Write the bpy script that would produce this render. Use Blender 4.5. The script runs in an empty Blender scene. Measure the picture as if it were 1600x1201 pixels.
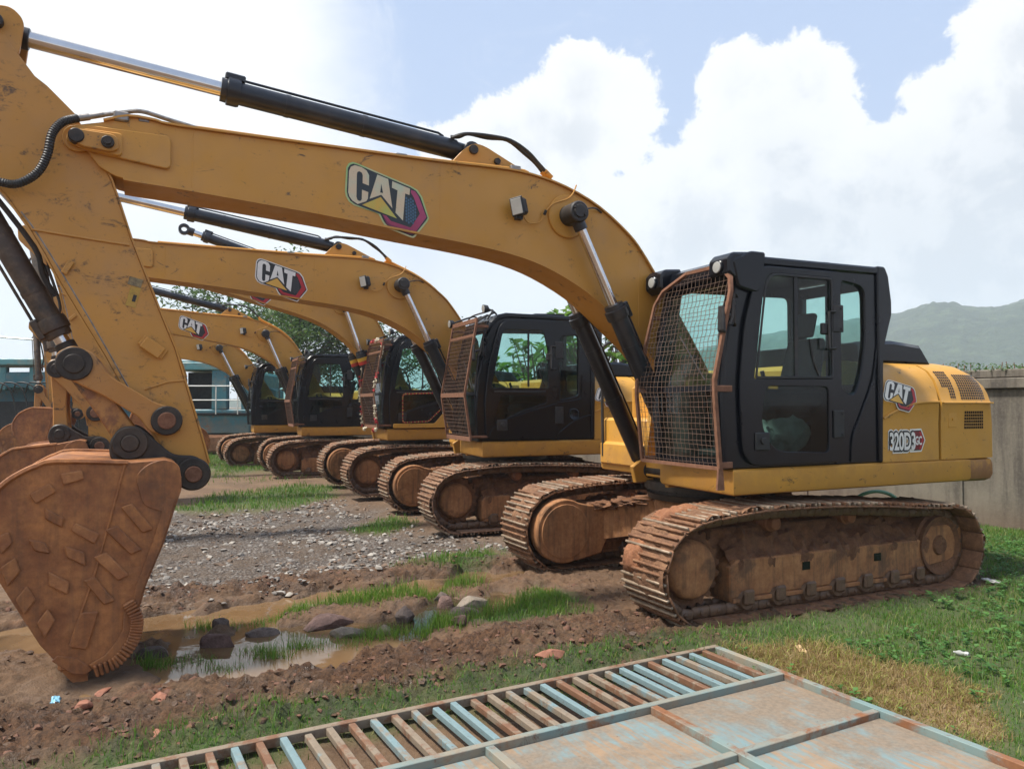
HAZE=0.0007; SUN=4.2; SKY=0.06; WORLD=0.62; EXPO=0.75
import bpy, math, random
import numpy as np
from mathutils import Vector, Matrix
from mathutils.geometry import tessellate_polygon
random.seed(7); rng = np.random.default_rng(7)
scn = bpy.context.scene
COL = scn.collection
R = math.radians
V = Vector

# ------------------------------------------------------------------ mesh helper
class MB:
    def __init__(self):
        self.v = []; self.f = []; self.m = []; self.mat = 0
    def add(self, vs, fs, mat=None):
        o = len(self.v); self.v += [tuple(p) for p in vs]
        self.f += [tuple(i + o for i in f) for f in fs]
        self.m += [self.mat if mat is None else mat] * len(fs)
    def box(self, x0, x1, y0, y1, z0, z1, bev=0.0, M=None, mat=None):
        if bev <= 0:
            vs = [(x, y, z) for x in (x0, x1) for y in (y0, y1) for z in (z0, z1)]
            fs = [(0, 1, 3, 2), (4, 6, 7, 5), (0, 4, 5, 1), (2, 3, 7, 6), (0, 2, 6, 4), (1, 5, 7, 3)]
        else:
            b = min(bev, (x1-x0)/2.01, (y1-y0)/2.01, (z1-z0)/2.01)
            vs = []; X = (x0, x1); Y = (y0, y1); Z = (z0, z1); idx = {}
            for i in (0, 1):
                for j in (0, 1):
                    for k in (0, 1):
                        sx, sy, sz = (1-2*i)*b, (1-2*j)*b, (1-2*k)*b
                        for a, p in enumerate(((X[i], Y[j]+sy, Z[k]+sz), (X[i]+sx, Y[j], Z[k]+sz), (X[i]+sx, Y[j]+sy, Z[k]))):
                            idx[i, j, k, a] = len(vs); vs.append(p)
            g = lambda *q: idx[q]
            fs = []
            for i in (0, 1): fs.append((g(i,0,0,0), g(i,0,1,0), g(i,1,1,0), g(i,1,0,0)))
            for j in (0, 1): fs.append((g(0,j,0,1), g(0,j,1,1), g(1,j,1,1), g(1,j,0,1)))
            for k in (0, 1): fs.append((g(0,0,k,2), g(0,1,k,2), g(1,1,k,2), g(1,0,k,2)))
            for j in (0, 1):
                for k in (0, 1):
                    fs.append((g(0,j,k,1), g(1,j,k,1), g(1,j,k,2), g(0,j,k,2)))
            for i in (0, 1):
                for k in (0, 1):
                    fs.append((g(i,0,k,0), g(i,1,k,0), g(i,1,k,2), g(i,0,k,2)))
                for j in (0, 1):
                    fs.append((g(i,j,0,0), g(i,j,1,0), g(i,j,1,1), g(i,j,0,1)))
            for i in (0, 1):
                for j in (0, 1):
                    for k in (0, 1):
                        fs.append((g(i,j,k,0), g(i,j,k,1), g(i,j,k,2)))
        if M is not None: vs = [M @ V(p) for p in vs]
        self.add(vs, fs, mat)
    def lathe(self, p0, p1, prof, n=20, mat=None):
        """prof: (t along axis in metres from p0, radius); closed ends when radius 0"""
        p0 = V(p0); d = (V(p1) - p0).normalized()
        a = d.orthogonal().normalized(); b = d.cross(a)
        vs = []; fs = []
        for t, r in prof:
            for i in range(n):
                an = 2*math.pi*i/n
                vs.append(p0 + d*t + (a*math.cos(an) + b*math.sin(an))*r)
        for k in range(len(prof)-1):
            for i in range(n):
                j = (i+1) % n
                fs.append((k*n+i, k*n+j, (k+1)*n+j, (k+1)*n+i))
        fs.append(tuple(range(n-1, -1, -1))); fs.append(tuple((len(prof)-1)*n + i for i in range(n)))
        self.add(vs, fs, mat)
    def cyl(self, p0, p1, r, r1=None, n=16, bev=0.0, mat=None):
        L = (V(p1)-V(p0)).length; r1 = r if r1 is None else r1
        if bev > 0: pr = [(0, r-bev), (bev, r), (L-bev, r1), (L, r1-bev)]
        else: pr = [(0, r), (L, r1)]
        self.lathe(p0, p1, pr, n, mat)
    def tube(self, pts, r, n=8, smooth=0, mat=None, ribs=0):
        pts = [V(p) for p in pts]
        if smooth: pts = catmull(pts, smooth)
        up = None; vs = []; fs = []
        for k, p in enumerate(pts):
            d = (pts[min(k+1, len(pts)-1)] - pts[max(k-1, 0)]).normalized()
            if up is None: up = d.orthogonal().normalized()
            up = (up - d*up.dot(d)).normalized(); b = d.cross(up)
            rr = r[k] if isinstance(r, (list, tuple)) else r
            if ribs: rr *= (1.0 if k % 2 else 0.86)
            for i in range(n):
                an = 2*math.pi*i/n
                vs.append(p + (up*math.cos(an) + b*math.sin(an))*rr)
        for k in range(len(pts)-1):
            for i in range(n):
                j = (i+1) % n
                fs.append((k*n+i, k*n+j, (k+1)*n+j, (k+1)*n+i))
        fs.append(tuple(range(n-1, -1, -1))); fs.append(tuple((len(pts)-1)*n+i for i in range(n)))
        self.add(vs, fs, mat)
    def plate(self, loops, y0, y1, bev=0.0, M=None, mat=None):
        """polygon(s) in local x-z (first = outline, others = holes), solid from y0 to y1"""
        if loops and not hasattr(loops[0][0], '__len__'): loops = [loops]
        loops = [list(l) for l in loops]
        def area(l): return sum(l[i][0]*l[(i+1) % len(l)][1]-l[(i+1) % len(l)][0]*l[i][1] for i in range(len(l)))/2
        if area(loops[0]) < 0: loops[0].reverse()
        for l in loops[1:]:
            if area(l) > 0: l.reverse()
        def inset(l, d):
            out = []
            for i in range(len(l)):
                a, b, c = V(l[i-1]), V(l[i]), V(l[(i+1) % len(l)])
                e1 = (b-a); e2 = (c-b)
                if e1.length < 1e-9 or e2.length < 1e-9: out.append(tuple(b)); continue
                n1 = V((-e1.y, e1.x)).normalized(); n2 = V((-e2.y, e2.x)).normalized()
                m = (n1+n2); k = m.dot(n1)
                m = m/k if abs(k) > .3 else n1
                out.append(tuple(b + m*d))
            return out
        rings = [(y1, loops), (y0, loops)] if bev <= 0 else [(y1, [inset(l, bev) for l in loops]), (y1-bev, loops), (y0+bev, loops), (y0, [inset(l, bev) for l in loops])]
        vs = []; start = []
        for y, ls in rings:
            start.append(len(vs))
            for l in ls: vs += [(p[0], y, p[1]) for p in l]
        nring = sum(len(l) for l in loops); fs = []
        tri = tessellate_polygon([[V((p[0], p[1], 0)) for p in l] for l in rings[0][1]])
        flat = [p for l in rings[0][1] for p in l]
        for t in tri:
            a, b, c = (flat[i] for i in t)
            ccw = (b[0]-a[0])*(c[1]-a[1])-(c[0]-a[0])*(b[1]-a[1]) > 0
            # normal +y needs clockwise in x-z
            q = (t[0], t[2], t[1]) if ccw else t
            fs.append(tuple(q)); fs.append(tuple(start[-1]+i for i in (q[0], q[2], q[1])))
        for k in range(len(rings)-1):
            o = 0
            for l in loops:
                n = len(l)
                for i in range(n):
                    j = (i+1) % n
                    fs.append((start[k]+o+i, start[k]+o+j, start[k+1]+o+j, start[k+1]+o+i))
                o += n
        if M is not None: vs = [M @ V(p) for p in vs]
        self.add(vs, fs, mat)
    def strip(self, pts, y0, y1, th, mat=None):
        """flange following a polyline in x-z, thickness th on the left side of travel"""
        P = [V(p) for p in pts]; out = []
        for i, p in enumerate(P):
            d = (P[min(i+1, len(P)-1)]-P[max(i-1, 0)]).normalized()
            out.append(p + V((-d.y, d.x))*th)
        vs = []; fs = []
        for a, b in zip(P, out):
            vs += [(a.x, y0, a.y), (a.x, y1, a.y), (b.x, y1, b.y), (b.x, y0, b.y)]
        for i in range(len(P)-1):
            o = i*4
            for k in range(4):
                l = (k+1) % 4
                fs.append((o+k, o+l, o+4+l, o+4+k))
        fs.append((3, 2, 1, 0)); o = (len(P)-1)*4; fs.append((o, o+1, o+2, o+3))
        self.add(vs, fs, mat)
    def blob(self, c, r, seed, n=1, amp=.25, mat=None, flat=1.0):
        vs, fs = ICO[n]
        rr = random.Random(seed); ph = [rr.uniform(0, 6.3) for _ in range(6)]; fr = [rr.uniform(1.2, 3.4) for _ in range(6)]
        rx, ry, rz = r if hasattr(r, '__len__') else (r, r, r*flat)
        out = []
        a = rr.uniform(0, 6.3); ca, sa = math.cos(a), math.sin(a)
        for x, y, z in vs:
            k = 1 + amp*(math.sin(fr[0]*x*2+ph[0])*math.sin(fr[1]*y*2+ph[1]) + math.sin(fr[2]*z*2+ph[2])*math.sin(fr[3]*x*3+ph[3])*.7)
            k *= 1 + rr.uniform(-amp, amp)*.35
            X, Y, Z = x*rx*k, y*ry*k, z*rz*k
            if flat < 0: X, Y = X*ca-Y*sa, X*sa+Y*ca
            out.append((c[0]+X, c[1]+Y, c[2]+Z))
        self.add(out, fs, mat)
    def mesh(self, name, mats, smooth=35):
        me = bpy.data.meshes.new(name)
        me.from_pydata(self.v, [], self.f)
        for mt in mats: me.materials.append(mt)
        if len(mats) > 1: me.polygons.foreach_set('material_index', self.m)
        me.validate(); fix_normals(me)
        if smooth is not None:
            me.polygons.foreach_set('use_smooth', [True]*len(me.polygons))
            me.set_sharp_from_angle(angle=R(smooth))
        me.update()
        return me
def fix_normals(me):
    import bmesh
    bm = bmesh.new(); bm.from_mesh(me); bmesh.ops.recalc_face_normals(bm, faces=bm.faces); bm.to_mesh(me); bm.free()
def catmull(P, n):
    out = []
    for i in range(len(P)-1):
        a = P[max(i-1, 0)]; b = P[i]; c = P[i+1]; d = P[min(i+2, len(P)-1)]
        for k in range(n):
            t = k/n
            out.append(.5*((2*b)+(c-a)*t+(2*a-5*b+4*c-d)*t*t+(3*b-a-3*c+d)*t**3))
    out.append(P[-1]); return out
def cat2(P, n): return [(p.x, p.y) for p in catmull([V((a, b)) for a, b in P], n)]
def _ico():
    import bmesh
    res = {}
    for n in (1, 2, 3):
        bm = bmesh.new(); bmesh.ops.create_icosphere(bm, subdivisions=n, radius=1)
        bm.verts.ensure_lookup_table()
        res[n] = ([tuple(v.co) for v in bm.verts], [tuple(v.index for v in f.verts) for f in bm.faces]); bm.free()
    return res
ICO = _ico()
def arc(cx, cz, r, a0, a1, n):
    return [(cx+r*math.cos(R(a0+(a1-a0)*i/n)), cz+r*math.sin(R(a0+(a1-a0)*i/n))) for i in range(n+1)]
CACHE = {}
def obj(name, me, parent=None, M=None):
    o = bpy.data.objects.new(name, me); COL.objects.link(o)
    if parent is not None: o.parent = parent
    if M is not None: o.matrix_local = M
    return o
def tag(o, label=None, cat=None, group=None, kind=None):
    if label: o['label'] = label
    if cat: o['category'] = cat
    if group: o['group'] = group
    if kind: o['kind'] = kind
    return o
def empty(name, loc, rz=0, label=None, cat=None, group=None):
    o = bpy.data.objects.new(name, None); COL.objects.link(o)
    o.location = loc; o.rotation_euler = (0, 0, rz); o.empty_display_size = .3
    return tag(o, label, cat, group)

# ------------------------------------------------------------------ numpy noise
def _hash(ix, iy, s):
    h = (ix.astype(np.int64)*374761393 + iy.astype(np.int64)*668265263 + s*1442695041) & 0xffffffff
    h = ((h ^ (h >> 13))*1274126177) & 0xffffffff
    return ((h ^ (h >> 16)) & 0xffff)/65535.0
def vnoise(x, y, s=0):
    ix = np.floor(x); iy = np.floor(y); fx = x-ix; fy = y-iy
    fx = fx*fx*(3-2*fx); fy = fy*fy*(3-2*fy)
    a = _hash(ix, iy, s); b = _hash(ix+1, iy, s); c = _hash(ix, iy+1, s); d = _hash(ix+1, iy+1, s)
    return (a*(1-fx)+b*fx)*(1-fy)+(c*(1-fx)+d*fx)*fy
def fbm(x, y, o=4, s=0, g=.5):
    t = 0; a = 1; n = 0
    for k in range(o):
        t = t+a*vnoise(x*2**k+k*17.3, y*2**k-k*9.1, s+k); n += a; a *= g
    return t/n
def sdist(px, py, poly):
    """signed distance to polygon (negative inside)"""
    d = np.full(px.shape, 1e9); ins = np.zeros(px.shape, bool); n = len(poly)
    for i in range(n):
        ax, ay = poly[i]; bx, by = poly[(i+1) % n]
        ex, ey = bx-ax, by-ay; wx, wy = px-ax, py-ay
        t = np.clip((wx*ex+wy*ey)/(ex*ex+ey*ey+1e-12), 0, 1)
        d = np.minimum(d, (wx-ex*t)**2+(wy-ey*t)**2)
        c = ((ay > py) != (by > py)) & (px < (bx-ax)*(py-ay)/((by-ay) if by != ay else 1e-12)+ax)
        ins ^= c
    d = np.sqrt(d); return np.where(ins, -d, d)
def sstep(a, b, x):
    t = np.clip((x-a)/(b-a), 0, 1); return t*t*(3-2*t)

# ------------------------------------------------------------------ materials
class NT:
    def __init__(s, name):
        s.mat = bpy.data.materials.new(name); s.mat.use_nodes = True
        s.t = s.mat.node_tree; s.t.nodes.clear()
        s.out = s.n('ShaderNodeOutputMaterial')
        s._vec = None
    def n(s, ty, **kw):
        nd = s.t.nodes.new(ty)
        for k, v in kw.items(): setattr(nd, k, v)
        return nd
    def put(s, sock, val):
        if val is None: return
        if hasattr(val, 'is_linked') or isinstance(val, bpy.types.NodeSocket): s.t.links.new(val, sock)
        elif isinstance(val, (tuple, list)) and sock.type == 'RGBA' and len(val) == 3: sock.default_value = (*val, 1)
        else: sock.default_value = val
    @property
    def vec(s):
        if s._vec is None:
            tc = s.n('ShaderNodeTexCoord'); oi = s.n('ShaderNodeObjectInfo')
            m = s.n('ShaderNodeMath', operation='MULTIPLY'); s.put(m.inputs[0], oi.outputs['Random']); m.inputs[1].default_value = 23.0
            a = s.n('ShaderNodeVectorMath', operation='ADD'); s.put(a.inputs[0], tc.outputs['Object']); s.put(a.inputs[1], m.outputs[0])
            s._vec = a.outputs[0]; s.objvec = tc.outputs['Object']; s.rand = oi.outputs['Random']
        return s._vec
    def scale(s, vec, sc):
        m = s.n('ShaderNodeMapping'); s.put(m.inputs['Vector'], vec); m.inputs['Scale'].default_value = sc; return m.outputs[0]
    def noise(s, scale, detail=4, rough=.55, dist=0, vec=None, col=False):
        nd = s.n('ShaderNodeTexNoise'); s.put(nd.inputs['Vector'], s.vec if vec is None else vec)
        nd.inputs['Scale'].default_value = scale; nd.inputs['Detail'].default_value = detail
        nd.inputs['Roughness'].default_value = rough; nd.inputs['Distortion'].default_value = dist
        return nd.outputs[1 if col else 0]
    def voro(s, scale, feature='F1', vec=None, out='Distance'):
        nd = s.n('ShaderNodeTexVoronoi', feature=feature); s.put(nd.inputs['Vector'], s.vec if vec is None else vec)
        nd.inputs['Scale'].default_value = scale; return nd.outputs[out]
    def ramp(s, fac, a, b, lo=0.0, hi=1.0):
        m = s.n('ShaderNodeMapRange', interpolation_type='SMOOTHSTEP'); s.put(m.inputs[0], fac)
        m.inputs[1].default_value = a; m.inputs[2].default_value = b; m.inputs[3].default_value = lo; m.inputs[4].default_value = hi
        return m.outputs[0]
    def math(s, op, a, b=0.0, clamp=False):
        m = s.n('ShaderNodeMath', operation=op, use_clamp=clamp); s.put(m.inputs[0], a); s.put(m.inputs[1], b)
        if op == 'SMOOTH_MAX': m.inputs[2].default_value = .012
        return m.outputs[0]
    def mix(s, fac, a, b, blend='MIX'):
        m = s.n('ShaderNodeMix', data_type='RGBA', blend_type=blend); s.put(m.inputs[0], fac); s.put(m.inputs[6], a); s.put(m.inputs[7], b); return m.outputs[2]
    def sep(s, vec):
        q = s.n('ShaderNodeSeparateXYZ'); s.put(q.inputs[0], vec); return q.outputs
    def attr(s, name, out='Color'):
        a = s.n('ShaderNodeAttribute'); a.attribute_name = name; return a.outputs[out]
    def bump(s, h, strength=.3, dist=.01, normal=None):
        b = s.n('ShaderNodeBump'); s.put(b.inputs['Height'], h); b.inputs['Strength'].default_value = strength
        b.inputs['Distance'].default_value = dist; s.put(b.inputs['Normal'], normal); return b.outputs[0]
    def bsdf(s, col, rough=.5, metal=0.0, normal=None, **kw):
        p = s.n('ShaderNodeBsdfPrincipled'); s.put(p.inputs['Base Color'], col); s.put(p.inputs['Roughness'], rough)
        s.put(p.inputs['Metallic'], metal); s.put(p.inputs['Normal'], normal)
        for k, v in kw.items(): s.put(p.inputs[k.replace('_', ' ')], v)
        s.t.links.new(p.outputs[0], s.out.inputs[0]); return p

MUD = (0.17, 0.085, 0.042); MUDR = (0.27, 0.115, 0.05); MUDD = (0.085, 0.046, 0.028)
def paint(name, base, wear=.0, dirt=.3, low=.0, rough=.42, dark=(0.05, .035, .025), rust=0.0):
    k = NT(name); v = k.vec
    c = k.mix(k.ramp(k.noise(.9, 3), .3, .75), base, tuple(b*.86 for b in base))
    # faded dusty film
    d = k.ramp(k.noise(2.3, 6, .65), .48-.1*dirt, .85, 0, .55*dirt+.12)
    c = k.mix(d, c, (0.34, .2, .095))
    fine = k.noise(38, 4, .7)
    c = k.mix(k.ramp(fine, .62, .8, 0, .35*dirt+.1), c, (0.2, .115, .05))
    if wear > 0:
        s1 = k.noise(3.4, 7, .78, 1.1, k.scale(v, (1, 1, 1.7)))
        s2 = k.noise(9, 5, .7, 1.2)
        w = k.math('MULTIPLY', k.ramp(s1, .585-.06*wear, .645), k.ramp(s2, .42, .6))
        c = k.mix(k.math('MULTIPLY', w, min(1, .9)), c, dark)
        w2 = k.ramp(k.noise(26, 3, .6), .70-.04*wear, .76)
        c = k.mix(k.math('MULTIPLY', w2, .8), c, dark)
    if rust > 0:
        r = k.ramp(k.noise(2.2, 7, .7, .4), .62-.3*rust, .72-.2*rust)
        c = k.mix(r, c, k.mix(k.noise(30, 3), (0.16, .06, .025), (0.27, .12, .05)))
    if low > 0:   # mud thrown up on the lower part of the thing
        z = k.sep(k.objvec)[2]
        f = k.math('ADD', k.ramp(z, 1.75, .9, 0, 1), k.math('MULTIPLY', k.math('SUBTRACT', k.noise(4.5, 6, .7), .5), 1.6))
        c = k.mix(k.ramp(f, .45, .9, 0, low), c, k.mix(k.noise(20, 3), MUD, MUDR))
    b = k.bump(k.noise(60, 3), .06, .004); b = k.bump(k.noise(1.7, 2), .12, .02, b)
    k.bsdf(c, k.ramp(k.noise(5, 4), .3, .8, rough, min(1, rough+.3)), 0, b, Coat_Weight=.08, Coat_Roughness=.3)
    return k.mat
def muddy(name, a, b, rough=.85, bs=.6, bd=.02, scale=9, spots=0.0, wet=0.0, streak=0.0):
    k = NT(name); v = k.vec
    n = k.noise(scale, 8, .68); n2 = k.noise(scale*5, 5, .7)
    c = k.mix(k.ramp(n, .3, .7), a, b); c = k.mix(k.ramp(n2, .35, .75, 0, .45), c, tuple(x*.55 for x in a))
    if spots:
        c = k.mix(k.ramp(k.noise(scale*.35, 6, .7, .3), .5, .62, 0, spots), c, (0.055, .032, .02))
    if streak:
        st = k.noise(7, 5, .7, 0, k.scale(v, (2.2, 2.2, .18)))
        c = k.mix(k.ramp(st, .42, .72, 0, streak), c, (0.055, .035, .022))
    h = k.math('ADD', k.math('MULTIPLY', n, 1.0), k.math('MULTIPLY', n2, .3))
    r = k.ramp(n, .35, .7, rough-wet, rough)
    k.bsdf(c, r, 0, k.bump(h, bs, bd))
    return k.mat
def plain(name, col, rough=.5, metal=0, var=.25, bump=.0, nscale=6, dust=0.0, **kw):
    k = NT(name); k.vec
    c = k.mix(k.ramp(k.noise(nscale, 5, .6), .3, .75), tuple(x*(1-var) for x in col), tuple(min(1, x*(1+var)) for x in col))
    if dust: c = k.mix(k.ramp(k.noise(3.1, 7, .7), .42, .8, 0, dust), c, (0.24, .17, .11))
    k.bsdf(c, k.ramp(k.noise(nscale*2, 4), .3, .8, rough*.85, min(1, rough*1.2)), metal, k.bump(k.noise(nscale*8, 3), bump, .004) if bump else None, **kw)
    return k.mat
def glass(name, tint=(.80, .91, .89), gl=.9):
    k = NT(name); k.vec
    tr = k.n('ShaderNodeBsdfTransparent'); k.put(tr.inputs[0], tint)
    g = k.n('ShaderNodeBsdfGlossy'); g.inputs['Roughness'].default_value = .03; k.put(g.inputs[0], (gl, gl, gl))
    df = k.n('ShaderNodeBsdfDiffuse'); k.put(df.inputs[0], (.3, .27, .22))
    fr = k.n('ShaderNodeFresnel'); fr.inputs[0].default_value = 1.35
    m = k.n('ShaderNodeMixShader'); ge = k.n('ShaderNodeNewGeometry'); k.put(m.inputs[0], k.math('MULTIPLY', fr.outputs[0], k.math('SUBTRACT', 1.0, ge.outputs['Backfacing']))); k.put(m.inputs[1], tr.outputs[0]); k.put(m.inputs[2], g.outputs[0])
    m2 = k.n('ShaderNodeMixShader'); k.put(m2.inputs[0], k.ramp(k.noise(2.2, 6, .7), .45, .9, .01, .10)); k.put(m2.inputs[1], m.outputs[0]); k.put(m2.inputs[2], df.outputs[0])
    k.t.links.new(m2.outputs[0], k.out.inputs[0]); return k.mat

YEL = (0.60, 0.305, 0.042)
m_yel = paint('yellow_paint', YEL, wear=.05, dirt=.35)
m_deck = paint('deck_yellow', (0.59, .295, .042), wear=.1, dirt=.4, low=.25)
m_boomy = paint('boom_yellow', (0.59, 0.29, 0.046), wear=.12, dirt=.5)
m_worn = paint('worn_yellow', (0.55, 0.262, 0.045), wear=1.1, dirt=.85, low=.5)
m_rusty = paint('rusty_yellow', (0.45, 0.205, 0.045), wear=1.1, dirt=1.0, low=.25, rust=.12, dark=(.028, .02, .016))
m_cwt = paint('counterweight_yellow', (0.56, .275, .04), wear=.4, dirt=.5, low=.9)
m_blk = plain('black_paint', (0.0055, .0068, .0105), .24, 0, .2, 0, 2, dust=.008, Specular_IOR_Level=.32)
m_blk2 = plain('dusty_black', (0.014, .015, .017), .55, 0, .3, .1, 8, dust=.16)
m_grease = plain('greasy_iron', (0.028, .022, .018), .5, .2, .5, .5, 14, dust=.22)
m_cylb = plain('cylinder_black', (0.014, .016, .022), .33, 0, .3, 0, 4, dust=.16)
m_cylm = muddy('muddy_cylinder', (0.035, .030, .028), (0.13, .085, .05), .6, .5, .01, 9, .85)
m_chrome = plain('chrome_rod', (0.66, .64, .62), .16, 1.0, .08, 0, 5)
m_steel = plain('worn_steel', (0.28, .26, .24), .42, .8, .3, .2, 18, dust=.2)
m_rub = plain('black_rubber', (0.018, .018, .019), .55, 0, .3, .15, 30, dust=.18)
m_seat = plain('seat_cloth', (0.022, .022, .024), .85, 0, .3, .3, 30)
m_bag = plain('plastic_sack', (0.50, .58, .50), .6, 0, .3, .4, 8)
m_tan = plain('cardboard', (0.26, .15, .075), .8, 0, .25, .2, 8)
m_lamp = plain('lamp_lens', (0.36, .36, .34), .08, 0, .1, 0, 5)
m_rust = muddy('rusty_bar', (0.15, .062, .032), (0.25, .12, .068), .8, .3, .004, 22)
m_wire = muddy('rusty_wire', (0.10, .058, .040), (0.20, .125, .088), .75, .2, .002, 30)
m_shoe = muddy('muddy_shoe', (0.14, .06, .028), (0.28, .14, .068), .8, .7, .012, 16, .35)
m_shoe2 = muddy('clay_shoe', (0.19, .10, .058), (0.32, .185, .11), .85, .6, .012, 14, .3)
m_grous = plain('worn_grouser', (0.30, .225, .16), .5, .3, .35, .3, 22, dust=.4)
m_link = muddy('muddy_link', (0.10, .055, .032), (0.19, .11, .062), .6, .5, .01, 18, .2, .2)
m_rail = muddy('mud_coated_frame', (0.29, .122, .045), (0.45, .215, .088), .85, .5, .012, 6, .6, 0, .6)
m_cake = muddy('mud_cake', (0.12, .052, .025), (0.25, .115, .052), .9, 1.0, .035, 10, .2)
m_clay = muddy('red_clay', (0.23, .09, .04), (0.34, .15, .07), .9, .9, .03, 9, .1)
m_bkt = muddy('bucket_rust', (0.22, .074, .022), (0.48, .195, .06), .7, .8, .016, 4, .28, .18, .35)
m_bkt2 = muddy('bucket_rust_bright', (0.30, .11, .038), (0.46, .20, .07), .75, .7, .014, 7, .1, .1)
m_glass = glass('tinted_glass')
m_glassd = glass('dusty_dark_glass', (.50, .58, .58), .8)
def flat(name, col, rough=.4): return plain(name, col, rough, 0, .05, 0, 9)
LOGO = [flat('decal_edge', (.75, .74, .68)), flat('decal_black', (.016, .016, .018)), flat('decal_white', (.76, .75, .71)),
        flat('decal_yellow', (.70, .40, .07)), flat('decal_red', (.42, .02, .03)), flat('decal_grey', (.045, .05, .058)), flat('decal_darkred', (.16, .012, .018))]
def faded(name, a, b):
    k = NT(name); k.vec
    z = k.noise(4, 4, .6, .2)
    c = k.mix(k.ramp(z, .35, .7), a, b); c = k.mix(k.ramp(k.noise(70, 3, .8, 1.5), .63, .7, 0, .6), c, (.05, .06, .05))
    k.bsdf(c, .5); return k.mat
LOGOF = [faded('faded_edge', (.36, .55, .22), (.6, .55, .33)), flat('faded_black', (.022, .03, .034)), faded('faded_white', (.66, .53, .36), (.50, .60, .45)),
         faded('faded_gold', (.62, .40, .07), (.42, .50, .13)), faded('faded_magenta', (.42, .06, .16), (.30, .035, .09)), flat('faded_blue', (.05, .12, .20)), flat('faded_plum', (.17, .02, .07))]
# ------------------------------------------------------------------ the excavator (x forward, y to its left, z up; origin under the slew ring)
FOOT = V((.30, 0, 1.90)); TIP = V((5.692, 0, 3.642)); BPIN = V((4.93, 0, 1.291))
def about(p, a):
    return Matrix.Translation(p) @ Matrix.Rotation(-a, 4, 'Y') @ Matrix.Translation(-p)
def cached(key, fn):
    if key not in CACHE: CACHE[key] = fn()
    return CACHE[key]

def belt_path():
    zc, r = .455, .40
    f, b = 1.245, -1.72
    P = [(f+.1, .055)] + arc(f, zc, r, -78, 78, 14)
    P += cat2([(f+.04, .862), (.75, .912), (.1, .915), (-.7, .880), (-1.3, .830), (b-.05, .806)], 6)[1:-1]
    P += arc(b, .43, .375, 100, 262, 14) + [(b-.02, .055)]
    return P
def resample(P, step):
    P = [V(p) for p in P]; P.append(P[0]); L = [0]
    for a, b in zip(P, P[1:]): L.append(L[-1]+(b-a).length)
    n = round(L[-1]/step); out = []
    j = 0
    for i in range(n):
        s = L[-1]*i/n
        while L[j+1] < s: j += 1
        t = (s-L[j])/(L[j+1]-L[j])
        p = P[j].lerp(P[j+1], t); d = (P[j+1]-P[j]).normalized(); out.append((p, d))
    # smooth tangents
    res = []
    for i in range(n):
        d = (out[(i+1) % n][0]-out[i-1][0]).normalized(); res.append((out[i][0], d))
    return res, L[-1]/n
def mk_belt(seed):
    rr = random.Random(seed); mb = MB(); pts, st = resample(belt_path(), .176)
    for p, d in pts:
        nx = V((d.y, -d.x))          # outward
        tw = rr.uniform(-.006, .006)
        M = Matrix(((d.x, 0, nx.x, p.x), (0, 1, 0, 0), (d.y, 0, nx.y, p.y), (0, 0, 0, 1)))
        h = st/2*.97
        mb.box(-h, h, -.30+tw, .30+tw, -.006, .012, .004, M, 0)
        for gx, gh in ((-h*.78, .030), (0.0, .026), (h*.78, .030)):
            mb.box(gx-.010, gx+.010, -.297+tw, .297+tw, .012, .012+gh, .004, M, 1 if rr.random() < .55 else 0)
        for y in (-.085, .085):
            mb.box(-h*1.1, h*1.1, y-.022, y+.022, -.105, -.008, .02, M, 2)
        mb.box(-.02, .02, -.12, .12, -.075, -.035, .01, M, 2)
        for _ in range(0):
            if rr.random() < .8:
                y = rr.uniform(-.27, .27); x = rr.choice((-h*.4, h*.4))
                q = M @ V((x, y, .016)); mb.blob(q, (rr.uniform(.03, .06), rr.uniform(.03, .10), rr.uniform(.015, .034)), rr.random(), 1, .45, 0)
    return mb
def mk_mudsheet(seed, lo, hi, base, amp, s0=0.0, s1=1.0, fs=1.0, ny=20, cut=0.0):
    """mud packed over the shoes: an uneven skin that dips below the plates where they show through"""
    mb = MB(); P, st = resample(belt_path(), .022); n = len(P); i0, i1 = int(n*s0), int(n*s1); rows = []
    ar = np.arange(i0, i1+1); S, Yy = np.meshgrid(ar*st, np.linspace(lo, hi, ny), indexing='ij')
    q = fbm(S*5.5*fs+seed*7, Yy*5.5*fs+seed, 4, seed, .6); q2 = fbm(S*26, Yy*26, 2, seed+3)
    Hh = base+amp*(q-.5)*2+(q2-.5)*.016
    if cut:
        e = np.minimum.reduce([sstep(0, cut, Yy-lo), sstep(0, cut, hi-Yy), sstep(0, .15, S-S.min()), sstep(0, .15, S.max()-S)]); Hh = Hh*e-.03*(1-e)
    for a, i in enumerate(ar):
        p, d = P[i % n]; nx = V((d.y, -d.x))
        for b in range(ny):
            w = p+nx*float(Hh[a, b]); mb.v.append((w.x, float(Yy[a, b]), w.y))
    m = len(ar)
    for a in range(m-1):
        for b in range(ny-1):
            if max(Hh[a, b], Hh[a+1, b], Hh[a, b+1], Hh[a+1, b+1]) < .0: continue
            o = a*ny+b; mb.f.append((o, o+1, o+ny+1, o+ny)); mb.m.append(0)
    return mb

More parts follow.
